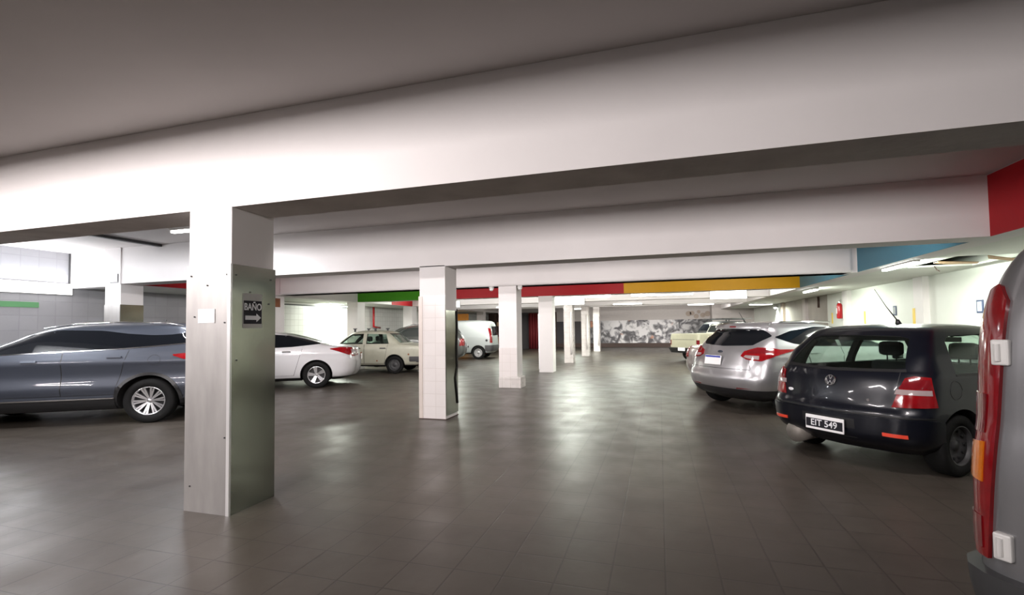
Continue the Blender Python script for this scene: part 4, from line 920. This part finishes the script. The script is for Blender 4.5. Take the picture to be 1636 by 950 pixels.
# ------------------------------------------------------------------ white sedan
def white_sedan(loc, rz):
    car = empty('sedan_car', loc, rz, 'pearl white sloping-roofed sedan with two-tone five-spoke wheel right of the metal-clad pillar', 'car')
    P = M['p_white']
    ridge = lambda z: .014 * math.exp(-((z - .86) / .05)**2)
    sh = Shape([(.19, .32, 4.4, .74), (.28, .12, 4.55, .85), (.42, .04, 4.62, .888), (.62, .02, 4.63, .898), (.78, .04, 4.55, .895), (.88, .065, 4.25, .88), (.94, .08, 3.95, .865), (.985, .12, 3.7, .845), (1.02, .30, 3.55, .82), (1.06, .60, 3.45, .79), (1.12, .86, 3.3, .755), (1.22, 1.2, 3.08, .70), (1.32, 1.58, 2.8, .63), (1.37, 1.82, 2.62, .56), (1.40, 2.05, 2.45, .42), (1.412, 2.2, 2.35, .2)], rr=.36, rf=.5, bulge_r=.10, bow=.035, grr=.30, zg=1.0, ridge=ridge)
    build_body(sh, car, P, (1.04, 3.74), .325, lower=.26, arch=.05)
    wb, wt = [(.98, 1.085), (1.6, 1.025), (3.4, .965)], [(.97, 1.10), (1.3, 1.20), (1.7, 1.30), (2.2, 1.345), (2.6, 1.30), (3.38, .99)]
    for sd in (1, -1):
        patch('side_window', sh, 'S', wb, wt, .004, M['darkglass'], car, .012, sd, 40, 8)
        d = door(sh, car, P, 1.36, 2.16, .33, 1.02, .99, sd, 1.72, .90, M['chrome'], slant=.2)
        d = door(sh, car, P, 2.175, 3.25, .33, .99, .95, sd, 2.5, .88, M['chrome'])
        b = [(.32, .77), (.66, .75), (.85, .80), (1.22, .95)]; t = [(.32, .93), (.62, .975), (.95, .99), (1.21, .965)]
        patch('lamp', sh, 'R', b, t, .012, M['lamp_red'], car, .02, sd, 28, 6)
        patch('lamp_segment', sh, 'R', [(.34, .80), (.62, .785), (.74, .80)], [(.34, .90), (.60, .935), (.70, .94)], .0155, M['lamp_clear'], car, .01, sd, 12, 4)
        patch('bumper_vent', sh, 'R', [(.60, .40), (.95, .40)], [(.70, .47), (.97, .50)], .006, M['black'], car, .012, sd, 12, 3)
        bm = bmesh.new(); add_box(bm, 3.1, 3.22, sd * .94 - .1, sd * .94 + .1, .95, 1.07, .03); bm_obj('wing_mirror', bm, P, car)
    patch('rear_window', sh, 'R', [(-.55, 1.055), (.55, 1.055)], [(-.44, 1.34), (.44, 1.34)], .004, M['darkglass'], car, .012, 1, 24, 10)
    patch('windscreen', sh, 'F', [(-.66, 1.0), (.66, 1.0)], [(-.5, 1.34), (.5, 1.34)], .004, M['darkglass'], car, .012, 1, 24, 10)
    patch('bumper', sh, 'R', [(-1.15, .24), (1.15, .30)], [(-1.15, .62), (1.15, .62)], .010, P, car, .012, 1, 36, 6)
    plate_flat(car, (-.005, 0, .72), (-1, 0, .05), .38, .14, M['paper'], None, None)
    wheels4(car, sh, (1.04, 3.74), .325, .215, 'five')
    return car
white_sedan((-7.72, 11.36, 0), math.radians(212))

# ------------------------------------------------------------------ old beige sedan
def beige_sedan(loc, rz):
    car = empty('sedan_car', loc, rz, 'old beige sedan with rust spots, black wheel and roof rack feet, behind the white sedan', 'car')
    P = M['p_beige']
    sh = Shape([(.24, .22, 4.05, .70), (.34, .05, 4.22, .78), (.55, .0, 4.28, .80), (.72, .015, 4.26, .805), (.82, .04, 4.1, .80), (.88, .10, 3.5, .785), (.91, .45, 3.2, .775), (.95, .78, 3.08, .76), (1.05, .95, 2.98, .73), (1.2, 1.13, 2.80, .68), (1.31, 1.30, 2.62, .635), (1.36, 1.45, 2.48, .575), (1.39, 1.7, 2.3, .42), (1.40, 1.85, 2.1, .2)], rr=.16, rf=.22, bulge_r=.03, bulge_f=.05, bow=.03, grr=.16, zg=.93)
    inn = Shape([(.42, .9, 3.0, .70), (.80, .92, 2.95, .72), (.95, .95, 2.9, .69), (1.10, 1.1, 2.78, .65), (1.22, 1.25, 2.62, .60), (1.30, 1.4, 2.5, .55), (1.35, 1.55, 2.35, .42)], rr=.1, rf=.15, bulge_r=.03, bow=.03)
    w1b, w1t = [(1.22, .96), (1.98, .96)], [(1.34, 1.27), (1.98, 1.29)]
    w2b, w2t = [(2.10, .96), (2.92, .96)], [(2.10, 1.29), (2.52, 1.28)]
    rb, rt = [(-.58, .98), (.58, .98)], [(-.48, 1.29), (.48, 1.29)]
    build_body(sh, car, P, (1.02, 3.46), .29, inn, [('S', w1b, w1t, (1, -1)), ('S', w2b, w2t, (1, -1)), ('R', rb, rt, (1,)), ('F', rb, rt, (1,))], lower=.28, inmat=M['darkgrey'])
    for sd in (1, -1):
        patch('side_window', sh, 'S', w1b, w1t, -.01, M['glass'], car, .004, sd); patch('side_window', sh, 'S', w2b, w2t, -.01, M['glass'], car, .004, sd)
        door(sh, car, P, 1.25, 2.03, .34, .94, .94, sd, 1.4, .82, M['darkgrey'], slant=.12)
        door(sh, car, P, 2.045, 2.98, .34, .94, .94, sd, 2.25, .82, M['darkgrey'])
        patch('lamp', sh, 'R', [(.50, .62), (.76, .62)], [(.50, .78), (.76, .78)], .010, M['lamp_red'], car, .012, sd, 8, 4)
        bm = bmesh.new()
        for (x, z, r_) in ((2.12, .68, .035), (2.16, .60, .045), (2.1, .52, .03), (1.6, .42, .03), (.55, .62, .03), (2.2, .42, .05)):
            p = sh.P('S', x, z, sd); add_cyl(bm, p, p + Vector((0, sd * .006, 0)), r_, r_ * .8, n=9)
        bm_obj('rust_spots', bm, M['rust'], car)
        patch('bumper_end', sh, 'S', [(.06, .40), (.52, .40)], [(.06, .55), (.52, .55)], .03, M['darkgrey'], car, .04, sd, 8, 3)
        for x in (1.75, 2.45):
            bm = bmesh.new(); add_box(bm, x - .03, x + .03, sd * .54 - .02, sd * .54 + .02, 1.35, 1.46, .006); add_box(bm, x - .06, x + .06, sd * .54 - .03, sd * .54 + .03, 1.44, 1.47, .006); bm_obj('rack_foot', bm, M['darkgrey'], car)
    patch('bumper', sh, 'R', [(-.92, .38), (.92, .38)], [(-.92, .53), (.92, .53)], .045, M['darkgrey'], car, .05, 1, 30, 3)
    patch('rear_window', sh, 'R', rb, rt, -.01, M['glass'], car, .004); patch('windscreen', sh, 'F', rb, rt, -.01, M['glass'], car, .004)
    seat(car, 2.1, -.34); seat(car, 2.1, .34)
    for x in (1.02, 3.46):
        for sd in (1, -1): wheel(car, x, sd * .70, .285, .165, sd, 'steel')
    for o_ in [c for c in car.children if c.name.startswith('wheel')]:
        for q in o_.children:
            if q.name.startswith('rim') or q.name.startswith('hub'): q.data.materials[0] = M['darkgrey']
    return car
beige_sedan((-7.30, 14.75, 0), math.radians(190))

# ------------------------------------------------------------------ generic smaller cars in the distance
def small_hatch(loc, rz, P, label, L=4.0, H=1.48, rails=False, name='hatchback_car', style='cap', notch=False, glass='darkglass', rack=False):
    car = empty(name, loc, rz, label, 'car'); h = H / 1.48
    if notch:
        K = [(.22, .25, L - .2, .70), (.32, .08, L - .08, .80), (.50, .02, L, .83), (.72, .02, L - .03, .835), (.84, .05, L - .3, .82), (.92, .12, L - .8, .80), (.97, .5, L - 1.15, .77), (1.05, .8, L - 1.3, .73), (1.2, 1.1, L - 1.55, .67), (1.33, 1.4, L - 1.85, .60), (1.38, 1.7, L - 2.1, .48), (1.41, 1.9, L - 2.2, .2)]
        rb, rt, zwin = [(-.55, 1.0), (.55, 1.0)], [(-.45, 1.3), (.45, 1.3)], (.95, 1.31, 1.25, L - 1.25, 1.55, L - 1.8)
    else:
        K = [(.24, .25, L - .2, .70), (.34, .08, L - .08, .80), (.52, .02, L, .84), (.75, .04, L - .04, .845), (.90, .07, L - .35, .835), (1.0, .12, L - .85, .81), (1.06, .16, L - 1.1, .785), (1.2, .27, L - 1.35, .73), (1.33, .38, L - 1.6, .67), (1.40, .46, L - 1.85, .60), (1.44, .65, L - 2.05, .48), (1.46 , 1.0, L - 2.3, .2)]
        rb, rt, zwin = [(-.6, 1.06), (.6, 1.06)], [(-.5, 1.34), (.5, 1.34)], (1.03, 1.34, .55, L - 1.25, .68, L - 1.75)
    K = [(z * h, a, b, w_) for z, a, b, w_ in K]; rb = [(a, z * h) for a, z in rb]; rt = [(a, z * h) for a, z in rt]
    sh = Shape(K, rr=.28, rf=.4, bulge_r=.07, bow=.03, grr=.2, zg=1.03 * h)
    build_body(sh, car, P, (.78, L - .8), .3, lower=.33)
    z0, z1, a0, b0, a1, b1 = zwin; z0 *= h; z1 *= h
    for sd in (1, -1):
        m_ = (a0 + b0) / 2
        patch('side_window', sh, 'S', [(a0, z0), (m_ - .05, z0)], [(a1, z1), (m_ - .05, z1)], .004, M[glass], car, .012, sd, 16, 6)
        patch('side_window', sh, 'S', [(m_ + .03, z0), (b0, z0)], [(m_ + .03, z1), (b1, z1)], .004, M[glass], car, .012, sd, 16, 6)
        door(sh, car, P, m_ - .85, m_ - .01, .38, z0 - .02, z0 - .02, sd, m_ - .7, z0 - .12, M['darkgrey'], slant=.12)
        door(sh, car, P, m_ + .01, m_ + .95, .38, z0 - .02, z0 - .02, sd, m_ + .16, z0 - .12, M['darkgrey'])
        patch('lamp', sh, 'R', [(.56, .68 * h), (.95, .68 * h)], [(.58, .93 * h), (.86, .93 * h)], .012, M['lamp_red'], car, .016, sd, 12, 6)
        patch('headlamp', sh, 'F', [(.5, .6), (.95, .62)], [(.5, .74), (.95, .76)], .010, M['lamp_clear'], car, .014, sd, 10, 4)
        bm = bmesh.new(); mx_ = b0 - .1; add_box(bm, mx_, mx_ + .12, sd * .9 - .1, sd * .9 + .1, z0, z0 + .13, .03); bm_obj('wing_mirror', bm, P, car)
        if rails: tube('roof_rail', [Vector((x, sd * .56, z)) for x, z in ((.7, 1.43 * h), (.9, 1.475 * h), (L - 2.2, 1.475 * h), (L - 2.0, 1.43 * h))], .016, M['alloy'], car)
    patch('rear_window', sh, 'R', rb, rt, .004, M[glass], car, .012, 1, 24, 8); patch('windscreen', sh, 'F', rb, rt, .004, M[glass], car, .012, 1, 24, 8)
    patch('bumper', sh, 'R', [(-1.1, .30), (1.1, .30)], [(-1.1, .60), (1.1, .60)], .014, P, car, .016, 1, 30, 5)
    plate_flat(car, (.01, 0, .72), (-1, 0, .1), .36, .13, M['paper'], None, None)
    if rack:
        bm = bmesh.new()
        for x in (1.0, 1.9): add_box(bm, x, x + .05, -.6, .6, H + .04, H + .08)
        for y in (-.6, -.2, .2, .57): add_box(bm, .6, 2.4, y, y + .03, H + .08, H + .11)
        for x in (1.0, 1.9):
            for y in (-.58, .55): add_box(bm, x, x + .05, y, y + .04, H - .06, H + .05)
        bm_obj('roof_rack', bm, M['black'], car)
    wheels4(car, sh, (.78, L - .8), .30, .185, style)
    return car
small_hatch((.90, 11.82, 0), math.radians(36), M['p_rosesilver'], 'pinkish silver sedan mostly hidden behind the silver hatchback, only its rear corner showing', L=4.1, notch=True, name='sedan_car')
small_hatch((-7.55, 18.45, 0), math.radians(205), M['p_grey'], 'dark grey estate car with pale roof rails, half hidden by the white tiled pillar', L=4.3, H=1.62, rails=True, name='estate_car', glass='midglass')
small_hatch((1.95, 24.3, 0), math.radians(36), M['black'], 'black car with a roof rack beyond the cream pickup', L=4.2, H=1.62, rack=True, name='estate_car')

# ------------------------------------------------------------------ white van
def white_van(loc, rz):
    car = empty('panel_van', loc, rz, 'small white panel van with grey bumper and steel wheels behind the tiled pillar', 'van')
    P = M['p_vanwhite']
    sh = Shape([(.24, .22, 3.85, .72), (.34, .06, 3.95, .80), (.55, .0, 4.0, .825), (.85, .02, 3.92, .828), (.98, .03, 3.6, .825), (1.08, .04, 3.25, .815), (1.3, .07, 2.95, .785), (1.5, .11, 2.72, .755), (1.65, .16, 2.55, .71), (1.73, .24, 2.4, .63), (1.78, .5, 2.2, .45), (1.80, .8, 1.9, .2)], rr=.16, rf=.4, bulge_r=.04, bow=.02, grr=.18, zg=1.5)
    build_body(sh, car, P, (.72, 3.35), .30, lower=.30)
    for sd in (1, -1):
        patch('door_window', sh, 'S', [(2.1, 1.06), (3.0, 1.04)], [(2.1, 1.50), (2.62, 1.48)], .004, M['darkglass'], car, .012, sd)
        door(sh, car, P, 2.02, 3.0, .36, 1.04, 1.03, sd, 2.2, .92, M['black'])
        patch('lamp', sh, 'R', [(.72, .75), (.86, .75)], [(.70, 1.4), (.82, 1.42)], .012, M['lamp_red'], car, .014, sd, 8, 10)
        patch('side_moulding', sh, 'S', [(1.15, .55), (2.0, .55)], [(1.15, .62), (2.0, .62)], .012, M['darkgrey'], car, .012, sd, 8, 2)
        bm = bmesh.new(); p = sh.P('S', .32, .86, sd); add_cyl(bm, p - Vector((0, sd * .01, 0)), p + Vector((0, sd * .008, 0)), .055, n=20); bm_obj('fuel_cap', bm, M['black'], car)
        bm = bmesh.new(); add_box(bm, 2.85, 2.97, sd * .93 - .1, sd * .93 + .1, 1.05, 1.25, .03); bm_obj('wing_mirror', bm, M['black'], car)
        patch('bumper_end', sh, 'S', [(.14, .38), (.40, .38)], [(.14, .64), (.40, .64)], .028, M['darkgrey'], car, .03, sd, 6, 4)
    patch('bumper', sh, 'R', [(-.95, .36), (.95, .36)], [(-.95, .64), (.95, .64)], .03, M['darkgrey'], car, .04, 1, 30, 5)
    patch('rear_window', sh, 'R', [(-.6, 1.08), (.6, 1.08)], [(-.55, 1.5), (.55, 1.5)], .004, M['darkglass'], car, .012, 1, 20, 6)
    wheels4(car, sh, (.72, 3.35), .30, .175, 'steel')
    return car
white_van((-7.35, 21.65, 0), math.radians(188))

# ------------------------------------------------------------------ cream pickup
def cream_pickup(loc, rz):
    car = empty('pickup_truck', loc, rz, 'old cream coupe pickup with pale tailgate and black cab window at the far right', 'pickup')
    P = M['p_cream']
    # bed and lower body
    lo = Shape([(.34, .15, 4.4, .72), (.45, .03, 4.55, .79), (.62, .0, 4.6, .81), (.85, .0, 4.55, .81), (.98, .01, 4.3, .80), (1.06, .02, 3.6, .785), (1.10, .03, 3.3, .77)], rr=.10, rf=.3, bulge_r=.02, bow=.02)
    bm_cut = bmesh.new(); add_box(bm_cut, .08, 1.75, -.66, .66, .72, 1.3)
    o = build_body(lo, car, P, (.95, 3.6), .32, lower=.40); boolean(o, bm_cut, [P, M['black'], M['dark']])
    cabs = Shape([(1.08, 1.82, 3.25, .765), (1.2, 1.88, 3.05, .74), (1.35, 1.95, 2.85, .69), (1.43, 2.02, 2.7, .63), (1.47, 2.15, 2.55, .48), (1.485, 2.3, 2.45, .2)], rr=.12, rf=.15, bulge_r=.03, bulge_f=.05, bow=.02)
    me = shell_bm(cabs, 4); c = bm_obj('cab', me, mat('cab_paint', (.60, .60, .52), .4, coat=.4), car); sharp_smooth(c.data)
    patch('rear_window', cabs, 'R', [(-.62, 1.13), (.62, 1.13)], [(-.55, 1.40), (.55, 1.40)], .004, M['midglass'], car, .012, 1, 20, 6)
    for sd in (1, -1):
        patch('side_window', cabs, 'S', [(1.98, 1.12), (3.1, 1.12)], [(2.08, 1.40), (2.75, 1.40)], .004, M['darkglass'], car, .012, sd)
        door(lo, car, P, 2.0, 3.1, .44, 1.05, 1.05, sd, 2.2, .92, M['chrome'])
        patch('lamp', lo, 'R', [(.68, .66), (.80, .66)], [(.68, .86), (.80, .86)], .01, M['lamp_dark'], car, .012, sd, 6, 4)
    patch('windscreen', cabs, 'F', [(-.66, 1.13), (.66, 1.13)], [(-.5, 1.40), (.5, 1.40)], .004, M['midglass'], car, .012, 1, 20, 6)
    tg = patch('tailgate', lo, 'R', [(-.64, .68), (.64, .68)], [(-.64, 1.06), (.64, 1.06)], .012, P, car, .016, 1, 24, 4)
    patch('tailgate_crease', lo, 'R', [(-.6, .865), (.6, .865)], [(-.6, .877), (.6, .877)], .016, M['darkgrey'], tg, .006, 1, 16, 1)
    patch('bumper', lo, 'R', [(-.95, .42), (.95, .42)], [(-.95, .56), (.95, .56)], .09, M['black'], car, .1, 1, 24, 3)
    plate_flat(car, (-.10, .0, .50), (-1, 0, 0), .38, .13, M['paper'], None, None)
    wheels4(car, lo, (.95, 3.6), .32, .18, 'steel')
    return car
cream_pickup((.88, 20.0, 0), math.radians(40))

# ------------------------------------------------------------------ silver van at the right edge of the picture
def near_van(loc, rz):
    car = empty('passenger_van', loc, rz, 'silver van with a tall red and amber rear lamp at the right edge', 'van')
    P = M['p_vansilver']
    sh = Shape([(.24, .22, 3.85, .72), (.34, .06, 3.95, .80), (.55, .0, 4.0, .845), (.85, .01, 3.92, .85), (.98, .02, 3.6, .845), (1.08, .03, 3.25, .835), (1.3, .04, 2.95, .83), (1.5, .06, 2.72, .81), (1.68, .12, 2.55, .75), (1.76, .24, 2.4, .63), (1.80, .5, 2.2, .45), (1.82, .8, 1.9, .2)], rr=.12, rf=.4, bulge_r=.03, bow=.02, grr=.14, zg=1.5)
    build_body(sh, car, P, (.72, 3.35), .31, lower=.30)
    for sd in (1, -1):
        lm = patch('lamp', sh, 'R', [(.765, .60), (.95, .60)], [(.70, 1.50), (.735, 1.56), (.80, 1.54)], .014, M['lamp_red'], car, .02, sd, 14, 22)
        patch('lamp_amber', sh, 'R', [(.775, .86), (.865, .87)], [(.77, 1.0), (.86, .99)], .019, M['lamp_amber'], lm, .01, sd, 8, 5)
        patch('lamp_segment', sh, 'R', [(.77, 1.03), (.87, 1.03)], [(.76, 1.17), (.86, 1.17)], .018, M['lamp_dark'], lm, .01, sd, 8, 5)
        patch('lamp_segment', sh, 'R', [(.78, .63), (.88, .63)], [(.78, .74), (.88, .74)], .018, M['lamp_dark'], lm, .01, sd, 8, 5)
        for z in (.66, 1.32):
            p = sh.P('R', .725, z, sd); bm = bmesh.new(); add_box(bm, p.x - .022, p.x + .02, p.y - .030, p.y + .02, z - .045, z + .045, .006); hg = bm_obj('hinge', bm, M['housing'], car)
            bm = bmesh.new(); add_cyl(bm, (p.x - .024, p.y, z - .03), (p.x - .024, p.y, z + .03), .009, n=12); bm_obj('hinge_pin', bm, M['housing'], hg)
        patch('reflector', sh, 'R', [(.78, .30), (.96, .30)], [(.80, .38), (.94, .40)], .05, M['lamp_red'], car, .02, sd, 8, 4)
        patch('side_window', sh, 'S', [(.55, 1.08), (1.7, 1.06)], [(.62, 1.52), (1.7, 1.54)], .004, M['darkglass'], car, .012, sd)
        patch('side_window', sh, 'S', [(1.8, 1.06), (3.0, 1.04)], [(1.8, 1.54), (2.62, 1.50)], .004, M['darkglass'], car, .012, sd)
    patch('bumper', sh, 'R', [(-1.05, .30), (1.05, .30)], [(-1.05, .56), (1.05, .56)], .045, M['darkgrey'], car, .06, 1, 36, 5)
    patch('rear_door', sh, 'R', [(-.66, .60), (-.006, .60)], [(-.62, 1.68), (-.006, 1.68)], .004, P, car, .006, 1, 14, 16)
    patch('rear_door', sh, 'R', [(.006, .60), (.66, .60)], [(.006, 1.68), (.62, 1.68)], .004, P, car, .006, 1, 14, 16)
    patch('rear_window', sh, 'R', [(-.58, 1.08), (-.05, 1.08)], [(-.54, 1.56), (-.05, 1.56)], .008, M['darkglass'], car, .012, 1, 12, 6)
    patch('rear_window', sh, 'R', [(.05, 1.08), (.58, 1.08)], [(.05, 1.56), (.54, 1.56)], .008, M['darkglass'], car, .012, 1, 12, 6)
    wheels4(car, sh, (.72, 3.35), .31, .185, 'steel')
    return car
NV = math.radians(38)
cx, cy = 1.035, 2.19
near_van((cx + .84 * math.sin(NV) - .03 * math.cos(NV), cy - .84 * math.cos(NV) - .03 * math.sin(NV), 0), NV)
